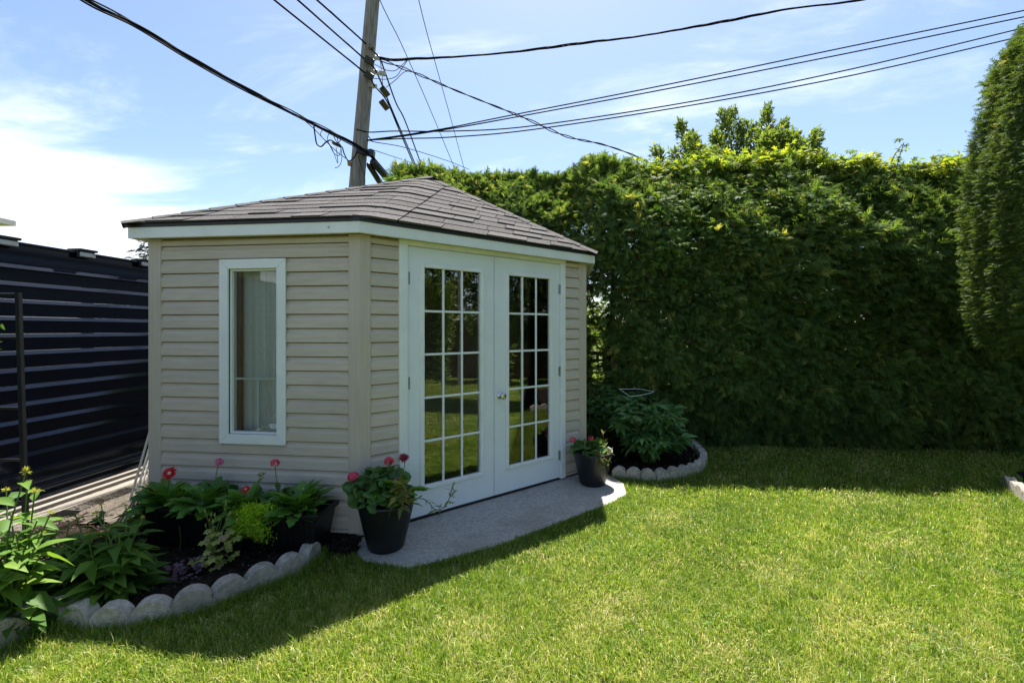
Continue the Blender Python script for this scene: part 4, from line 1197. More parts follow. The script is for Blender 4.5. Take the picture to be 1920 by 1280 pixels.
tops = [(1275, 232), (1290, 262), (1355, 212), (1372, 208), (1395, 232), (1438, 206), (1415, 238), (1470, 232), (1490, 250), (1530, 250), (1505, 268), (1340, 250), (1265, 285), (1320, 285), (1230, 282), (1540, 290), (1450, 255)]
shoots = []
for px, py in tops:
    t = A(px, py, 9.2 + random.uniform(-.5, .5)); b = np.array([T0[0] + (t[0] - T0[0]) * .65, t[1], t[2] - random.uniform(.9, 1.5)])
    shoots.append((b, t, .30))
for q in range(26):
    a = random.uniform(0, 6.28); R_ = random.uniform(.4, 1.9)
    shoots.append((T0 + [.3 * math.cos(a), .3 * math.sin(a), random.uniform(2.2, 3.6)], T0 + [R_ * math.cos(a), R_ * .6 * math.sin(a), random.uniform(3.9, 5.1)], .36))
shoot_tree(tree, shoots, 640, .10, 'tree', 61)
# sunlit shrubs in the neighbour's garden, seen through the gap beside the shed
for i, (x, y, h, w, lab) in enumerate(((1.35, 9.0, 2.4, .75, 'sunlit yellow-green shrub seen through the gap beside the shed'), (2.3, 9.6, 2.0, .8, 'neighbour shrub glimpsed through the hedge'), (5.6, 8.6, 1.5, .7, 'low neighbour shrub behind the right part of the hedge'))):
    r_ = thing('garden_shrub', (x, y, 0), lab, 'shrub', 'shrubs in the garden behind the hedge')
    shs = []
    for q in range(14):
        a = random.uniform(0, 6.28); R_ = random.uniform(.1, w)
        shs.append((np.array([x, y, .1]), np.array([x + R_ * math.cos(a), y + R_ * math.sin(a), h * random.uniform(.6, 1.05)]), .26))
    shoot_tree(r_, shs, 200, .10, 'tree', 62 + i)

# lattice fence in the gap
lat = thing('lattice_fence', (1.15, 7.55, 0), 'low black lattice fence behind the hedge gap beside the shed', 'fence')
for i in range(17):
    m0 = MB(); m0.box((.35 + i * .105, 7.55, .03), (.35 + i * .105 + .042, 7.562, 1.05)); m0.build('lattice_slat', M['lattice'], lat)
for j in range(10):
    m0 = MB(); m0.box((.3, 7.5625, .08 + j * .105), (2.1, 7.574, .08 + j * .105 + .042)); m0.build('lattice_slat', M['lattice'], lat)
m0 = MB(); m0.box((.3, 7.54, 1.051), (2.1, 7.585, 1.09)); m0.build('lattice_rail', M['lattice'], lat)

# spruce beyond the fence
sp = A(292, 418, 19.0); S0 = np.array([sp[0], sp[1], 0])
spr = thing('spruce_tree', S0, 'blue-green spruce tip showing between the black fence and the shed', 'tree')
parts = []; m0 = MB(); m0.tube([S0, S0 + [0, 0, sp[2] * .6], sp], [.16, .09, .01], 8); m0.build('trunk', M['bark2'], spr)
n = 0; Ps = []; Fs = []
for lev in np.arange(.6, sp[2], .16):
    R_ = (sp[2] - lev) * .60 + .08; nb = max(6, int(R_ * 11))
    for q in range(nb):
        a = RNG.uniform(0, 6.28); L_ = R_ * RNG.uniform(.75, 1.1)
        for s_ in np.arange(.1, 1.01, .10 / max(L_, .15)):
            Ps.append((S0[0] + L_ * s_ * math.cos(a), S0[1] + L_ * s_ * math.sin(a), lev - .28 * L_ * s_ + .15 * L_ * s_ ** 2)); Fs.append((math.cos(a), math.sin(a), -.1))
Ps, Fs = np.array(Ps), np.array(Fs); n = len(Ps)
scat_build('crown', M['sprucemat'], [scatter(CED[0], Ps, Fs + RNG.normal(0, .35, (n, 3)), np.array([0, 0, 1.0]) + RNG.normal(0, .3, (n, 3)), RNG.uniform(.16, .28, n))], spr)

# neighbour's house whose eave shows at the left edge
hz = A(30, 424, 9.0)
hs_ = thing('neighbour_house', (hz[0] - 3, hz[1] + 3, 0), 'neighbour house whose gutter corner shows above the fence at the left', 'house')
m0 = MB(); m0.box((hz[0] - 7, hz[1] - 15, 0), (hz[0] - .45, hz[1] - .4, hz[2])); m0.build('wall', M['housewall'], hs_)
m0 = MB(); m0.box((hz[0] - 7.4, hz[1] - 15.4, hz[2] + .0), (hz[0], hz[1], hz[2] + .10)); m0.build('gutter', M['gutter'], hs_)
m0 = MB(); a0, b0 = np.array([hz[0] - 7.4, hz[1] - 15.4, hz[2] + .11]), np.array([hz[0] - .08, hz[1] - .08, hz[2] + .11])
m0.add([(a0[0], a0[1], a0[2]), (b0[0], a0[1], a0[2]), (b0[0], b0[1], a0[2]), (a0[0], b0[1], a0[2]), (a0[0] + 3.6, (a0[1] + b0[1]) / 2, a0[2] + .75), (b0[0] - 3.6, (a0[1] + b0[1]) / 2, a0[2] + .75)],
       [(0, 1, 5, 4), (1, 2, 5), (2, 3, 4, 5), (3, 0, 4), (3, 2, 1, 0)]); m0.build('roof', M['shingle'], hs_)

# ------------------------------------------------------------------ behind and right of the camera (seen reflected in the door panes)
wf = thing('board_fence', (9.2, 0, 0), 'brown board fence at the right side of the garden', 'fence')
for i in range(70):
    y = -6 + i * .15
    m0 = MB(); m0.box((9.2, y, .03), (9.222, y + .142, 1.75 + .01 * math.sin(i * 3))); m0.build('fence_board', M['woodfence'], wf)
for x, y, h, w, lab in ((8.2, 3.4, 3.6, 1.0, 'leafy shrub in the right bed beyond the picture edge'), (8.3, 1.6, 3.0, .9, 'round shrub in front of the board fence'), (8.4, -.3, 3.8, 1.1, 'tall shrub in front of the board fence'), (8.2, -2.4, 3.4, 1.1, 'farthest shrub along the board fence'), (8.0, 5.2, 3.6, 1.0, 'shrub between hedge end and board fence')):
    r_ = thing('garden_shrub', (x, y, 0), lab, 'shrub')
    shs = []
    for q in range(16):
        a = random.uniform(0, 6.28); R_ = random.uniform(.1, w)
        shs.append((np.array([x, y, .1]), np.array([x + R_ * math.cos(a), y + R_ * math.sin(a), h * random.uniform(.55, 1.05)]), .34))
    shoot_tree(r_, shs, 130, .14, 'tree', int(70 + x * 10 + y))
rh = thing('cedar_hedge', (10.2, 0, 0), 'unseen cedar hedge added behind the board fence to darken the door reflections', 'hedge')  # out-of-view hedge, added to keep bright sky out of the door panes
n = 5000; y = RNG.uniform(-9, 7, n); z = RNG.uniform(.2, 4.6, n) + .2 * np.sin(y * 1.7); x = 10.0 + RNG.exponential(.2, n) + .15 * wob(np.stack([y, z], 1), 81, 2)
scat_build('foliage', M['cedar'], [scatter(CED[0], np.stack([x, y, z], 1), np.stack([-1 + RNG.normal(0, .3, n), RNG.normal(0, .5, n), RNG.normal(0, .4, n)], 1), np.stack([-.5 + RNG.normal(0, .4, n), RNG.normal(0, .5, n), .9 + RNG.normal(0, .3, n)], 1), RNG.uniform(.45, .8, n))], rh)
bt_ = thing('birch_tree', (7.4, .8, 0), 'pale-barked tree at the right side of the garden', 'tree')
m0 = MB(); m0.tube([(7.4, .8, -.05), (7.42, .82, 1.5), (7.38, .8, 3.0), (7.4, .8, 5.2)], [.075, .065, .05, .02], 10); m0.build('trunk', M['birch'], bt_)
shoot_tree(bt_, [(np.array([7.4, .8, 2.6 + .2 * q]), np.array([7.4 + 1.1 * math.cos(q * 2.4), .8 + 1.1 * math.sin(q * 2.4), 3.6 + .22 * q]), .36) for q in range(11)], 60, .10, 'tree', 90)

# ------------------------------------------------------------------ pots and plants
def pot(c, r0, r1, h, label):
    root = thing('flower_pot', c, label, 'flower pot', 'black round flower pots on the slab')
    prof = [(r0 * .93, 0), (r0, .012), (r0 + (r1 - r0) * .45, h * .42), (r1 * .985, h * .90), (r1, h * .93), (r1 + .006, h - .012), (r1 + .004, h), (r1 - .012, h), (r1 - .016, h - .03)]
    m_b = MB(); m_b.lathe(prof, c, 40); m_b.build('pot_body', M['pot'], root, smooth=True)
    m_b = MB(); m_b.lathe([(r1 - .018, h - .06), (r1 - .02, h - .035), (.05, h - .02)], c, 24); m_b.build('potting_soil', M['soil'], root)
    return root
ZP = .0185
PL = np.array([*G(724, 1024, ZP)[:2], ZP]); PR = np.array([*G(1111, 906, ZP)[:2], ZP])
pot(PL, .118, .183, .315, 'black round flower pot at the left end of the slab')
pot(PR, .118, .180, .305, 'black round flower pot at the right end of the slab')

ROUND = leaf_tpl(1.05, 3, .15, -.18, .45, .5)
GERB = leaf_tpl(.52, 8, .42, .30, .42, .60)
for i_ in range(1, 9):                          # lobed margin
    GERB[0][3 * i_, 0] *= (1.15, .72)[i_ % 2]; GERB[0][3 * i_ + 2, 0] *= (.75, 1.15)[i_ % 2]
LANCE = leaf_tpl(.42, 4, .45, .35, .75, .40)
NARROW = leaf_tpl(.20, 3, .35, .35, .8, .45)
PETAL = leaf_tpl(.30, 1, .1, .2, .6, .6)
PET2 = leaf_tpl(.75, 1, .1, .2, .5, .6)

def mound(root, c, rx, rz, n, size, tpl, mat, name='leaves', seed=0, ry=None, up=.5, flat=.0):
    r = np.random.default_rng(seed); ry = ry or rx
    d = norm(r.normal(size=(n, 3))); d[:, 2] = np.abs(d[:, 2]) * .9 + .05; rad_ = r.uniform(.45, 1, n) ** .5
    P_ = np.asarray(c) + d * rad_[:, None] * [rx, ry, rz]
    fwd = d * [1, 1, .45] + r.normal(0, .35, (n, 3)); nr_ = d * .6 + np.array([0, 0, up]) + r.normal(0, .3, (n, 3))
    return scat_build(name, M[mat], [scatter(tpl, P_, fwd, nr_, r.uniform(.7, 1.25, n) * size, r.random(n))], root)

def rosette(root, c, n, L_, tpl, mat, seed=0, lift=(.25, 1.2), rad0=.02, name='leaves'):
    r = np.random.default_rng(seed)
    a = r.uniform(0, 6.28, n); e = r.uniform(*lift, n)
    fwd = np.stack([np.cos(a) * np.cos(e), np.sin(a) * np.cos(e), np.sin(e)], 1)
    P_ = np.asarray(c) + np.stack([np.cos(a) * rad0, np.sin(a) * rad0, np.zeros(n)], 1) + fwd * (r.uniform(.05, .45, n) * L_)[:, None]
    nr_ = np.stack([-np.cos(a) * np.sin(e), -np.sin(a) * np.sin(e), np.cos(e)], 1) + r.normal(0, .25, (n, 3))
    st = MB()
    for i in range(n): st.tube([np.asarray(c), P_[i]], [.003, .002], 4)
    st.build('leaf_stalks', M['stem'], root)
    return scat_build(name, M[mat], [scatter(tpl, P_, fwd, nr_, r.uniform(.7, 1.15, n) * L_, r.random(n))], root)

def geranium_head(root, c, R_, mat, n=42, seed=0):
    r = np.random.default_rng(seed); d = norm(r.normal(size=(n, 3)) + [0, 0, .35]); P_ = np.asarray(c) + d * R_ * .62 * [1, 1, .8]
    parts = []
    for i in range(n):
        nn = d[i]; t1 = norm(np.cross(nn, [.3, .2, 1])); t2 = np.cross(nn, t1)
        fw = np.array([t1 * math.cos(k * 1.2566) + t2 * math.sin(k * 1.2566) + nn * .45 for k in range(5)])
        parts.append(scatter(PET2, np.tile(P_[i], (5, 1)), fw, np.tile(nn, (5, 1)), np.full(5, R_ * .36), r.random(5)))
    return scat_build('flower_head', M[mat], parts, root, kind=None)

def daisy(root, c, nrm, R_, mat, n=22, rows=2, seed=0, w=1.0, droop=0.1):
    r = np.random.default_rng(seed); nrm = norm(np.array(nrm, float)); t1 = norm(np.cross(nrm, [.31, .2, .9])); t2 = np.cross(nrm, t1); parts = []
    for k in range(rows):
        a = np.arange(n) / n * 6.283 + k * .15 + r.normal(0, .05, n)
        fw = t1 * np.cos(a)[:, None] + t2 * np.sin(a)[:, None] + nrm * (.12 + .25 * k) + r.normal(0, .05, (n, 3))
        sc = np.stack([np.full(n, R_ * w), R_ * r.uniform(.85, 1.05, n) * (1 - .2 * k), np.full(n, R_)], 1)
        parts.append(scatter(PETAL, np.tile(np.asarray(c) + nrm * .002 * k, (n, 1)), fw, np.tile(nrm, (n, 1)), sc, r.random(n)))
    f = scat_build('flower_head', M[mat], parts, root, kind=None)
    m_b = MB(); c = np.asarray(c); m_b.tube([c - nrm * .003, c + nrm * .006, c + nrm * .010], [R_ * .24, R_ * .22, R_ * .1], 10); m_b.build('flower_centre', M['centre'] if mat != 'maroon' else M['maroon'], f)
    return f

def stalk(root, pts, r_=.0028, mat='stem'):
    m_b = MB(); m_b.tube(spline(pts, 4), r_, 5); return m_b.build('flower_stalk', M[mat], root)

# -- left pot
pc = PL + [0, 0, .30]
pg = thing('geranium', pc, 'coral pink geranium filling the left flower pot', 'plant', 'geraniums')
mound(pg, pc + [-.04, -.01, .02], .19, .20, 210, .062, ROUND, 'geran', seed=101, ry=.17)
yy = PL[1]
for i, (px, py, R_, dy) in enumerate(((663, 894, .050, -.02), (729, 864, .042, .03))):
    c = A(px, py, yy + dy); geranium_head(pg, c, R_, 'pink', seed=110 + i); stalk(pg, [pc + [(-.05 if i == 0 else 0), 0, .08], (pc + c) / 2 + [0, 0, .03], c])
c = A(745, 900, yy - .12); geranium_head(pg, c, .027, 'pink2', n=16, seed=113); stalk(pg, [pc + [.03, -.05, .06], c])
pd_ = thing('gerbera', pc + [.06, .03, 0], 'dark crimson gerbera standing up in the left flower pot', 'plant')
rosette(pd_, pc + [.07, .0, .04], 26, .15, GERB, 'gerbera', seed=121, lift=(.2, 1.25))
c = A(757, 858, yy); daisy(pd_, c, (.1, -.55, .8), .046, 'maroon', 20, 2, 122, .8); stalk(pd_, [pc + [.06, 0, .05], c + [0, .01, -.08], c])
pv = thing('trailing_vine', pc + [.1, -.08, 0], 'yellowish trailing plant spilling right from the left flower pot', 'plant')
def vine(root, pts, n, L_, seed, tpl=NARROW, mat='trailing', sp=.9):
    r = np.random.default_rng(seed); S = spline(pts, 8)
    m_b = MB(); m_b.tube(S, .0028, 5); m_b.build('vine_stem', M['stemdark'], root)
    q = r.integers(1, len(S), n); tan = norm(np.gradient(S, axis=0))[q]
    return scatter(tpl, S[q], tan * .7 + r.normal(0, sp, (n, 3)) + [0, 0, .2], r.normal(0, .4, (n, 3)) + [0, -.5, .8], r.uniform(.6, 1.2, n) * L_, r.random(n))
pr = [vine(pv, [pc + [.08, -.06, .02], A(783, 934, yy - .08), A(800, 938, yy - .1), A(815, 954, yy - .1), A(828, 953, yy - .1), A(840, 940, yy - .1), A(848, 912, yy - .1)], 34, .060, 131)]
for i, (tx, ty) in enumerate(((757, 905), (765, 925), (745, 930), (738, 950), (770, 945), (758, 952), (752, 915))):
    pr.append(vine(pv, [pc + [.06, -.07, -.01], (pc + A(tx, ty, yy - .16)) / 2 + [.02, -.03, .04], A(tx, ty, yy - .18)], 13, .07, 132 + i, LANCE))
scat_build('leaves', M['trailing'], pr, pv)

# -- right pot
pc = PR + [0, 0, .29]; yy = PR[1]
pg = thing('geranium', pc, 'small coral geranium in the right flower pot', 'plant', 'geraniums')
mound(pg, pc + [-.03, 0, 0], .14, .11, 110, .055, ROUND, 'geran', seed=141)
for i, (px, py) in enumerate(((1074, 824), (1108, 822))):
    c = A(px, py, yy - .02); geranium_head(pg, c, .036, 'pink', n=30, seed=142 + i); stalk(pg, [pc + [(-.08 if i == 0 else 0), 0, .03], c])
pv = thing('trailing_vine', pc + [.1, -.05, 0], 'sunlit yellowish trailing plant at the right side of the right pot', 'plant')
pr = []
for i, pts in enumerate(([pc + [.09, -.02, 0], A(1132, 838, yy - .05), A(1131, 815, yy - .05)], [pc + [.1, -.04, 0], A(1135, 850, yy - .12), A(1140, 868, yy - .16)], [pc + [.1, -.05, 0], A(1130, 855, yy - .16), A(1128, 872, yy - .19)],
                       [pc + [.1, 0, 0], A(1138, 845, yy - .05), A(1143, 850, yy - .08), A(1140, 862, yy - .12)], [pc + [.08, -.06, 0], A(1122, 845, yy - .14), A(1124, 862, yy - .19)])):
    pr.append(vine(pv, pts, 24, .055, 151 + i))
scat_build('leaves', M['trailing'], pr, pv)
m0 = MB(); m0.tube(spline([A(1139, 838, yy - .02), A(1147, 843, yy - .04), A(1146, 850, yy - .06), A(1136, 853, yy - .07)], 6), .006, 6)
tag(m0.build('pot_hook', M['white'], at=A(1140, 845, yy)), 'curled white hook on the rim of the right flower pot', 'hook')

# -- trough planter along the left wall
TZ = .045
TO = C1 + UL * .10 + NL * .10
class TW: pass
tw = Wall(TO, UL, NL)
trough = thing('trough_planter', tw.p(.62, TZ, .13), 'long black plastic trough planter below the shed window', 'planter')
LT_ = 1.24
m0 = MB()
def ring(inset, z):
    return [tw.p(inset, z, inset * .6), tw.p(LT_ - inset, z, inset * .6), tw.p(LT_ - inset, z, .27 - inset * .6), tw.p(inset, z, .27 - inset * .6)]
lv = [ring(.055, TZ), ring(.018, TZ + .225), ring(.0, TZ + .227), ring(-.004, TZ + .258), ring(.022, TZ + .258), ring(.03, TZ + .20)]
V = [p for L_ in lv for p in L_]; Fc = [(3, 2, 1, 0)]
for i in range(len(lv) - 1):
    for k in range(4):
        a, b = i * 4 + k, i * 4 + (k + 1) % 4; Fc.append((a, b, b + 4, a + 4))
Fc.append((20, 21, 22, 23)); m0.add(V, Fc); m0.build('trough_body', M['trough'], trough, bevel=.006)
for i in range(30):
    t = .06 + i * (LT_ - .12) / 29
    m0 = MB(); m0.obox(tw.p(t, TZ + .012, .236 + .0), np.array([*UL, 0]) * .010, np.array([*NL, 0]) * .008 , np.array([0, 0, .205]) + np.array([*NL, 0]) * .021); m0.build('rib', M['trough'], trough)
m0 = MB(); m0.prism([tw.p(.035, TZ + .205, .03), tw.p(LT_ - .035, TZ + .205, .03), tw.p(LT_ - .035, TZ + .205, .24), tw.p(.035, TZ + .205, .24)], (0, 0, .015)); m0.build('potting_soil', M['soil'], trough)
tz = TZ + .22
def tpos(px, o=.13):
    r = (px - 960) / FPX; c = TO + NL * o
    t = -(c[0] - r * c[1]) / (UL[0] - r * UL[1]); return tw.p(t, tz, o)
def trough_plant(px, o, lab, n, L_, seed, name='gerbera', tpl=GERB, mat='gerbera', lift=(.25, 1.35)):
    c = tpos(px, o); r_ = thing(name, c, lab, 'plant', 'plants in the trough planter')
    rosette(r_, c, n, L_, tpl, mat, seed, lift); return r_, c
g_a, ca_ = trough_plant(312, .15, 'red-flowered gerbera at the left end of the trough', 95, .150, 201)
c = A(318, 887, ca_[1] - .03); daisy(g_a, c, (.05, -.8, .6), .054, 'red', 20, 2, 203, 1.15); stalk(g_a, [ca_, (ca_ + c) / 2, c])
g_b, cb_ = trough_plant(385, .16, 'leafy green gerbera without open flower in the trough', 85, .150, 205)
ge1 = thing('geranium', tpos(408, .07), 'pink geranium at the back of the trough, left of the window middle', 'plant', 'plants in the trough planter')
mound(ge1, tpos(408, .07), .10, .13, 50, .055, ROUND, 'geran', seed=207)
c = A(411, 866, ca_[1] + .06); geranium_head(ge1, c, .038, 'pink2', n=26, seed=208); stalk(ge1, [tpos(402, .07) + [0, 0, .08], c + [-.02, 0, -.08], c])
g_c, cc_ = trough_plant(462, .17, 'gerbera with a small red bloom in the middle of the trough', 75, .135, 209)
c = A(461, 917, cc_[1] - .07); daisy(g_c, c, (.1, -.7, .7), .03, 'red', 16, 2, 210, 1.1); stalk(g_c, [cc_, c])
c = A(490, 889, cc_[1] + .03); daisy(g_c, c, (.0, -.2, 1), .032, 'trailing', 16, 1, 211, .8); stalk(g_c, [cc_, c])
ge2 = thing('geranium', tpos(528, .07), 'pink geranium at the back of the trough, right of the window middle', 'plant', 'plants in the trough planter')
mound(ge2, tpos(530, .08), .13, .14, 75, .056, ROUND, 'geran', seed=213)
c = A(515, 868, ca_[1] - .03); geranium_head(ge2, c, .04, 'pink', n=30, seed=214); stalk(ge2, [tpos(522, .07) + [0, 0, .08], c])
g_d, cd_ = trough_plant(560, .16, 'big-leaved green gerbera at the right end of the trough', 95, .150, 215)
c = A(569, 917, cd_[1] - .05); daisy(g_d, c, (.2, -.3, 1), .018, 'trailing', 12, 1, 216, .9); stalk(g_d, [cd_, c])
sd = thing('lime_sedum', tpos(490, .22), 'bright lime sedum spilling over the front of the trough', 'plant')
r = np.random.default_rng(220); n = 3600
tt_ = r.uniform(0, 1, n); xx = r.normal(0, 1, n)
base = np.array([tpos(488 + 0 * i, .22) for i in range(1)])[0]
u3 = np.array([*UL, 0]); n3 = np.array([*NL, 0])
P_ = base + u3 * (xx * .062 * (1 - .25 * tt_))[:, None] + n3 * (.045 + .055 * np.sqrt(tt_) + r.normal(0, .016, n))[:, None] + np.array([0, 0, 1]) * (.075 - .125 * tt_ ** 1.2 - .03 * np.abs(xx) * (tt_ > .3) + r.normal(0, .012, n))[:, None]
scat_build('foliage', M['sedum'], [scatter(leaf_tpl(.25, 1, .1, .2), P_, r.normal(0, .7, (n, 3)) + n3 * .7 + [0, 0, .25], r.normal(0, .6, (n, 3)) + [0, 0, 1], r.uniform(.022, .042, n), np.clip(1 - tt_ + r.normal(0, .25, n), 0, 1))], sd)

# -- heucheras in the bed
HLEAF = merge_tpl([place_tpl(leaf_tpl(.75, 2, .1, .2, .5, .6), (0, .1, 0), a, s_) for a, s_ in ((0, .9), (.95, .8), (-.95, .8), (1.9, .6), (-1.9, .6))])
h1c = G(402, 1066, .03)
h1 = thing('heuchera', h1c, 'lime and pink heuchera with seed stalks in the left bed', 'plant', 'heucheras in the left bed')
r = np.random.default_rng(231); n = 62
a = r.uniform(0, 6.28, n); z = r.uniform(.03, .24, n); R_ = r.uniform(.03, .12, n) * (1 - .3 * z / .24)
P_ = h1c + np.stack([R_ * np.cos(a) * 1.0 + .04 * z / .2, R_ * np.sin(a), z], 1)
scat_build('leaves', M['heuch'], [scatter(HLEAF, P_, np.stack([np.cos(a), np.sin(a) - .5, -.35 + r.normal(0, .2, n)], 1), np.stack([.4 * np.cos(a), -.6 + .4 * np.sin(a), .9 + 0 * a], 1), r.uniform(.026, .044, n), r.random(n))], h1)
m0 = MB(); bl = []
for k in range(14):
    t = np.array([*A(382 + k * 4.2 + r.normal(0, 3), 960 + r.uniform(-14, 22), h1c[1] - .02)]); t[1] += r.normal(0, .02)
    m0.tube(spline([h1c + [0, 0, .12], (h1c + t) / 2 + [r.normal(0, .01), 0, .07], t], 4), .0018, 4); bl.append(t)
m0.build('flower_stalk', M['stem'], h1)
bl = np.array(bl); scat_build('seed_heads', M['heuch'], [scatter(leaf_tpl(.55, 1, 0, .8), bl - [0, 0, .012], np.tile([0, .1, 1.0], (14, 1)) + r.normal(0, .1, (14, 3)), np.tile([0, -1.0, 0], (14, 1)) + r.normal(0, .6, (14, 3)), np.full(14, .028))], h1)
h2c = G(352, 1082, .03)
h2 = thing('heuchera', h2c, 'small purple heuchera lying low in the left bed', 'plant', 'heucheras in the left bed')
n = 34; a = r.uniform(0, 6.28, n); R_ = r.uniform(.01, .09, n)
P_ = h2c + np.stack([R_ * np.cos(a) * 1.3, R_ * np.sin(a), r.uniform(.02, .10, n)], 1)
scat_build('leaves', M['heuchp'], [scatter(HLEAF, P_, np.stack([np.cos(a), np.sin(a) - .4, r.normal(0, .2, n)], 1), np.stack([.3 * np.cos(a), -.5 + 0 * a, .9 + 0 * a], 1), r.uniform(.022, .036, n), r.random(n))], h2)
m0 = MB(); p0 = G(336, 1035, .04); p1 = A(336, 985, p0[1]); m0.tube(spline([p0, (p0 + p1) / 2 + [.01, 0, 0], p1], 4), .002, 5); p_ = tag(m0.build('seed_stalk', M['stem'], at=p0), 'single thin seed stalk standing in front of the trough', 'plant')

# -- coneflowers
def coneflower(c, label, stems, seed, leafL=.17, nleaf=9):
    root = thing('coneflower', c, label, 'plant', 'coneflowers in the left bed'); r = np.random.default_rng(seed); parts = []; m_b = MB(); heads = []
    for (tp, bud) in stems:
        tp = np.array(tp); b = np.array(c) + [r.normal(0, .03), r.normal(0, .03), 0]
        S = spline([b, b + (tp - b) * .5 + [r.normal(0, .015), r.normal(0, .015), .04], tp], 6); m_b.tube(S, np.linspace(.0045, .003, len(S)), 5)
        k = nleaf; q = np.clip((np.linspace(.12, .85, k) * len(S)).astype(int), 0, len(S) - 1); a = np.arange(k) * 2.4 + r.uniform(0, 6)
        e = r.uniform(-.15, .65, k)
        fw = np.stack([np.cos(a) * np.cos(e), np.sin(a) * np.cos(e), np.sin(e)], 1)
        parts.append(scatter(LANCE, S[q], fw, np.array([0, 0, 1.0]) + r.normal(0, .25, (k, 3)), leafL * r.uniform(.65, 1.2, k) * np.linspace(1.15, .6, k), r.random(k)))
        if bud: heads.append((tp, norm(S[-1] - S[-2]), bud))
    n = 34; a = r.uniform(0, 6.28, n); e = r.uniform(.05, .9, n)
    parts.append(scatter(LANCE, np.array(c) + np.stack([.03 * np.cos(a), .03 * np.sin(a), r.uniform(.02, .10, n)], 1), np.stack([np.cos(a) * np.cos(e), np.sin(a) * np.cos(e), np.sin(e)], 1), np.array([0, 0, 1.0]) + r.normal(0, .2, (n, 3)), r.uniform(.8, 1.4, n) * leafL, r.random(n)))
    m_b.build('stems', M['stem'], root); scat_build('leaves', M['coneleaf'], parts, root)
    for i, (tp, d, s_) in enumerate(heads):
        n = 30; rr = np.random.default_rng(seed + i); dd = norm(d * .9 + rr.normal(0, .65, (n, 3)))
        scat_build('flower_bud', M['conebud'], [scatter(leaf_tpl(.3, 1, -.1, .2), np.tile(tp, (n, 1)) + dd * .004, dd, rr.normal(0, 1, (n, 3)), rr.uniform(.6, 1.1, n) * s_, np.clip(rr.normal(.5, .3, n), 0, 1))], root, kind=None)
    return root
c1 = G(28, 1168, .03); Y1 = c1[1]
st = [(A(49, 884, Y1), .026), (A(52, 907, Y1 + .03), .022), (A(65, 922, Y1), .022), (A(12, 920, Y1 + .05), .02), (A(95, 962, Y1 - .05), .016), (A(80, 1000, Y1 - .05), .016)]
st += [(A(x, y, Y1 + dy), 0) for x, y, dy in ((20, 960, .1), (70, 975, -.1), (-30, 950, .1), (-60, 990, 0), (30, 1000, -.15), (75, 1040, -.12), (5, 1050, -.2), (-20, 1080, -.2), (50, 960, .15), (-60, 930, .1))]
coneflower(c1, 'tall sunlit coneflower with yellow-green buds at the left picture edge', st, 301, .18, 9)
c2 = G(208, 1118, .03); Y2 = c2[1]
st = [(A(180, 964, Y2), .024), (A(190, 946, Y2 + .2), .018), (A(164, 1003, Y2 - .03), .015), (A(244, 1000, Y2 + .05), .018), (A(267, 972, Y2 + .12), .016), (A(236, 950, Y2 + .25), .016)]
st += [(A(x, y, Y2 + dy), 0) for x, y, dy in ((150, 1000, .1), (120, 1020, 0), (225, 1000, -.05), (255, 1030, 0), (205, 985, .12), (140, 960, .2), (170, 1040, -.12), (230, 1060, -.1), (110, 1060, -.1), (275, 1010, .1))]
coneflower(c2, 'shaded coneflower clump in front of the trough planter', st, 320, .19, 9)
c4 = G(118, 1100, .03); Y4 = c4[1]
coneflower(c4, 'dense leafy coneflower clump between the sunlit and the shaded clump', [(A(x, y, Y4 + dy), 0) for x, y, dy in ((95, 985, 0), (130, 975, .05), (110, 1010, -.06), (75, 1000, .1), (150, 1010, 0), (120, 1030, -.1), (60, 1030, 0), (160, 1050, -.05))], 350, .18, 9)
c3 = G(285, 985, .03); Y3 = c3[1]
coneflower(c3, 'low leafy clump between the leaning poles and the trough', [(A(x, y, Y3 + dy), 0) for x, y, dy in ((265, 950, 0), (290, 940, .05), (250, 975, -.05), (240, 960, 0), (300, 960, -.08))], 340, .14, 7)
rs_ = thing('rose_branch', (-3.2, 2.9, 1.2), 'few rose leaves on the trellis at the left picture edge', 'plant')
n = 16; q = np.array([A(RNG.uniform(-25, 4), RNG.uniform(600, 665), 2.85) for _ in range(n)])
scat_build('leaves', M['coneleaf'], [scatter(leaf_tpl(.55, 2, .2, .3), q, RNG.normal(0, 1, (n, 3)), RNG.normal(0, .5, (n, 3)) + [0, -.5, .6], RNG.uniform(.03, .05, n))], rs_)
m0 = MB(); m0.tube(spline([(-3.35, 2.9, .05), (-3.33, 2.88, .7), A(-15, 640, 2.87), A(-5, 605, 2.86)], 5), .004, 5); m0.build('stem', M['stem'], rs_)

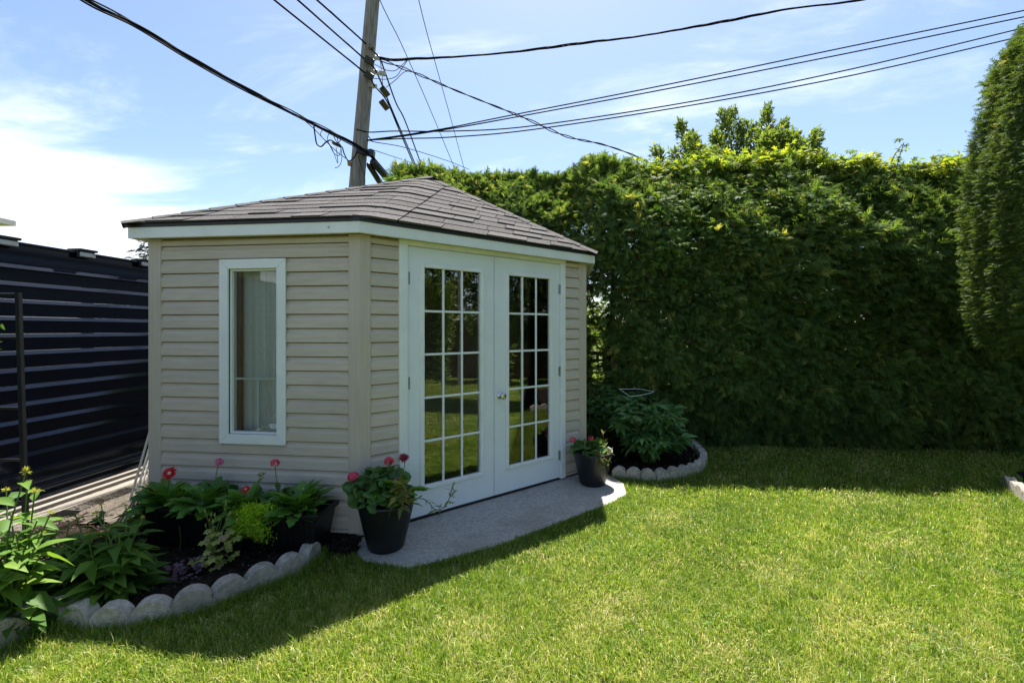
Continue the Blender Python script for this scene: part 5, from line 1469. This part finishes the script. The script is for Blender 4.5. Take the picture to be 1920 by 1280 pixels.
# -- peonies in the right bed
PLEAF = leaf_tpl(.36, 4, .22, .35, .8, .45)
def peony(c, label, W, Hh, n_st, seed, leafL=.12, hmin=.4):
    root = thing('peony', c, label, 'plant', 'peonies in the right bed'); r = np.random.default_rng(seed); parts = []; m_b = MB()
    for i in range(n_st):
        a = r.uniform(0, 6.28); R_ = W * math.sqrt(r.uniform(.0, 1)); h = Hh * r.uniform(hmin, 1) * (1 - .35 * (R_ / W) ** 2)
        tp = np.array(c) + [R_ * math.cos(a), R_ * math.sin(a), h]; b = np.array(c) + [.06 * math.cos(a), .06 * math.sin(a), 0]
        S = spline([b, b + (tp - b) * .5 + [0, 0, .08], tp], 6); m_b.tube(S, .004, 5)
        for lv_ in range(4):
            q = S[int((.45 + .18 * lv_) * (len(S) - 1))] ; aa = a + lv_ * 2.2 + r.normal(0, .4)
            dv = np.array([math.cos(aa), math.sin(aa), r.uniform(.1, .8)]); tip = q + dv * leafL * .7
            m_b.tube([q, tip], [.0025, .0015], 4)
            k = 8; off = np.linspace(-1.25, 1.25, k) + r.normal(0, .1, k)
            fw = np.stack([np.cos(aa + off), np.sin(aa + off), r.normal(.12, .28, k)], 1)
            parts.append(scatter(PLEAF, tip - dv * leafL * .3 * np.abs(off)[:, None] / 1.25, fw, np.array([0, -.15, 1.0]) + r.normal(0, .25, (k, 3)), leafL * r.uniform(.75, 1.15, k), np.clip(r.normal(.45, .25, k), 0, 1)))
    m_b.build('stems', M['stem'], root); scat_build('leaves', M['peony'], parts, root)
    return root
p1 = G(1216, 866, .03); peony(p1, 'glossy dark green peony bush in the right bed', .34, .74, 44, 401, .135, .3)
p2 = np.array([1.42, 5.55, .03]); peony(p2, 'taller peony bush close behind the front one by the hedge', .42, .92, 34, 402, .14, .5)
p3 = np.array([.98, 5.45, .03]); peony(p3, 'dark peony bush squeezed against the right side of the shed', .24, .82, 18, 403, .12, .5)
hoop = thing('peony_hoop', p1, 'thin pale wire plant support above the front peony', 'plant support')
Yh = p1[1] + .1
ring_ = [A(1161, 729, Yh + .15), A(1181, 743, Yh - .05), A(1200, 741, Yh - .08), A(1222, 736, Yh + .05), A(1226, 734, Yh + .16), A(1200, 729, Yh + .3), A(1161, 729, Yh + .15)]
m0 = MB(); m0.tube(np.array(ring_), .0030, 6); m0.build('wire_ring', M['white'], hoop)
for q in (ring_[1], ring_[3], ring_[5]):
    m0 = MB(); m0.tube([q, (q[0], q[1], .02)], .003, 5); m0.build('wire_leg', M['blackmetal'], hoop)
# -- plants at the right edge bed
e1 = G(1925, 925, .03)
ep = thing('border_plant', e1, 'low sunlit leafy plant behind the edging at the right edge', 'plant')
rosette(ep, e1 + [.12, .12, 0], 26, .13, LANCE, 'coneleaf', 421, (.1, 1.0))
m0 = MB(); b_ = G(1899, 905, .03); t_ = A(1903, 853, b_[1]); m0.tube([b_, (b_ + t_) / 2 + [.005, 0, 0], t_], [.004, .003, .0015], 5); tag(m0.build('grass_stalk', M['stem'], at=b_), 'single tall grass stalk at the right edge before the hedge', 'plant')

# ------------------------------------------------------------------ grass
def grass(n, y0, y1, h, w, seed, side=False):
    r = np.random.default_rng(seed)
    y = np.sqrt(r.uniform(y0 ** 2, y1 ** 2, n)); x = r.uniform(-1.20, 1.22, n) * y
    if side:
        y = r.uniform(y0, y1, n); x = np.maximum(1.22 * y, 1.5) + r.uniform(0, 7, n)
    P_ = np.stack([x, y], 1); keep = np.ones(n, bool)
    keep &= ~inpoly(P_, SLAB) & ~inpoly(P_, BED_L) & ~inpoly(P_, BED_R) & ~inpoly(P_, BED_RR) & ~inpoly(P_, np.array(PLAN))
    keep &= ~((x < -2.3) & (y > 2.0)) & (y < hedge_face(x) + .15)
    keep &= ~((x > -1.35) & (x < -.95) & (y > 2.86) & (r.random(n) < .85))
    P_ = P_[keep]; n = len(P_)
    ht = h * r.uniform(.45, 1.15, n) * (1 + .30 * wob(P_, 501, 7) + .30 * wob(P_, 502, 24)); tall = r.random(n) < .015; ht = np.where(tall, ht * 1.5, ht)
    worn = np.zeros(n)
    for (wx, wy, ws) in ((.55, 2.35, .16), (1.55, 2.75, .14), (.95, 2.05, .13), (1.9, 2.2, .18), (.2, 2.9, .12), (2.6, 3.1, .2), (1.2, 3.5, .14), (-.2, 2.2, .12), (3.0, 3.9, .16)):
        worn = np.maximum(worn, np.exp(-(((P_[:, 0] - wx) * .7) ** 2 + (P_[:, 1] - wy) ** 2) / ws ** 2) * (.6 + .5 * wob(P_, 507, 25)))
    worn = np.clip(worn, 0, 1); ht = ht * (1 - .45 * worn)
    a = r.uniform(0, 6.28, n); lean = np.abs(r.normal(.40, .55, n)) ; la = r.uniform(0, 6.28, n) * .75 + 2.5 * wob(P_, 503, 4)
    wd = w * r.uniform(.6, 1.3, n)
    dx, dy = np.cos(a) * wd * .5, np.sin(a) * wd * .5; lx, ly = np.cos(la) * lean * ht, np.sin(la) * lean * ht
    b = np.column_stack([P_, np.zeros(n)])
    d3 = np.column_stack([dx, dy, np.zeros(n)])
    mid = b + np.column_stack([lx * .35, ly * .35, ht * .58]); tip = b + np.column_stack([lx, ly, ht * np.clip(1 - .25 * lean, .4, 1)])
    V = np.stack([b - d3, b + d3, mid + d3 * .85, mid - d3 * .85, tip], 1).reshape(-1, 3)
    i = np.arange(n)[:, None] * 5
    T = np.stack([i + [0, 1, 2], i + [0, 2, 3], i + [3, 2, 4]], 1).reshape(-1, 3)
    dry = wob(P_, 504, 3.2) * .13 + wob(P_, 505, 13) * .12 + wob(P_, 506, 40) * .10
    rv = np.clip(r.normal(.42, .17, n) + dry, 0, 1); s_ = r.random(n) < .085 + .7 * np.clip(dry, 0, .4); s_ |= r.random(n) < .55 * worn; rv = np.where(s_, r.uniform(.8, 1, n), rv)
    return V, T, np.repeat(rv, 5)
gp = [grass(150000, 1.80, 2.7, .038, .0033, 601), grass(150000, 2.7, 3.9, .038, .0041, 602), grass(110000, 3.9, 6.0, .042, .0064, 603), grass(50000, -3.0, 4.2, .045, .013, 604, True)]
go = scat_build('lawn_grass', M['grass'], gp)
tag(go, 'short sunlit lawn grass with dry straw blades mixed in', 'grass', kind='stuff')

tri = merge_tpl([place_tpl(leaf_tpl(.95, 1, .1, .15, .5, .6), (0, 0, 0), a, 1.0) for a in (0, 2.09, -2.09)])
r = np.random.default_rng(701)
cen = [(r.uniform(-.6, 3.2), r.uniform(2.0, 4.1)) for _ in range(16)]
P_ = np.concatenate([np.column_stack([r.normal(c[0], .12, 80), r.normal(c[1], .10, 80), r.uniform(.018, .036, 80)]) for c in cen])
P_ = P_[~inpoly(P_, SLAB) & ~inpoly(P_, BED_L)]; n = len(P_)
cl_ = scat_build('clover', M['coneleaf'], [scatter(tri, P_, r.normal(0, 1, (n, 3)) * [1, 1, .1], r.normal(0, .3, (n, 3)) + [0, 0, 1], r.uniform(.006, .011, n))])
tag(cl_, 'small clover leaves growing in patches in the lawn', 'clover', kind='stuff')
n = 46; P_ = np.column_stack([r.uniform(-.9, 3.6, n), r.uniform(1.95, 4.6, n), r.uniform(.02, .04, n)]); P_ = P_[~inpoly(P_, SLAB) & ~inpoly(P_, BED_L)]; n = len(P_)
fl = scat_build('fallen_leaves', M['deadcedar'], [scatter(leaf_tpl(.5, 2, .5, .5), P_, r.normal(0, 1, (n, 3)) * [1, 1, .3], r.normal(0, .4, (n, 3)) + [0, 0, 1], r.uniform(.014, .03, n))])
tag(fl, 'few small dry leaves lying in the lawn', 'leaves', kind='stuff')

def tufts(path, n, off, seed, h=.075):
    r = np.random.default_rng(seed); S = resample(path, .02); q = r.integers(0, len(S) - 1, n); t = norm(S[q + 1] - S[q]); nn = np.stack([t[:, 1], -t[:, 0]], 1)
    P_ = S[q] + nn * (off + np.abs(r.normal(0, .022, n)) * np.sign(off))[:, None]
    k = r.normal(size=(n, 3)) * [.35, .35, 0] + [0, 0, 1]
    return scatter((np.array([(-.5, 0, 0), (.5, 0, 0), (.4, .6, 0), (-.4, .6, 0), (0, 1, -.25)]), np.array([(0, 1, 2), (0, 2, 3), (3, 2, 4)])), np.column_stack([P_, np.zeros(n)]), k, r.normal(size=(n, 3)) * [1, 1, .1],
                   np.column_stack([np.full(n, .0042), h * r.uniform(.4, 1.1, n), np.full(n, h * .6)]), np.clip(r.normal(.35, .2, n), 0, 1))
tf = [tufts(EDGE_L, 1500, -.045, 801), tufts(EDGE_L, 1200, .045, 802, .06) if False else tufts(EDGE_LL, 600, -.05, 803), tufts(EDGE_R, 1100, .045, 804, .06), tufts(SLAB[1:8], 1700, .012, 805, .055), tufts(EDGE_RR, 300, .05, 806)]
tg = scat_build('edge_grass', M['grass'], tf)
tag(tg, 'longer uncut grass along the slab and the edging stones', 'grass', kind='stuff')
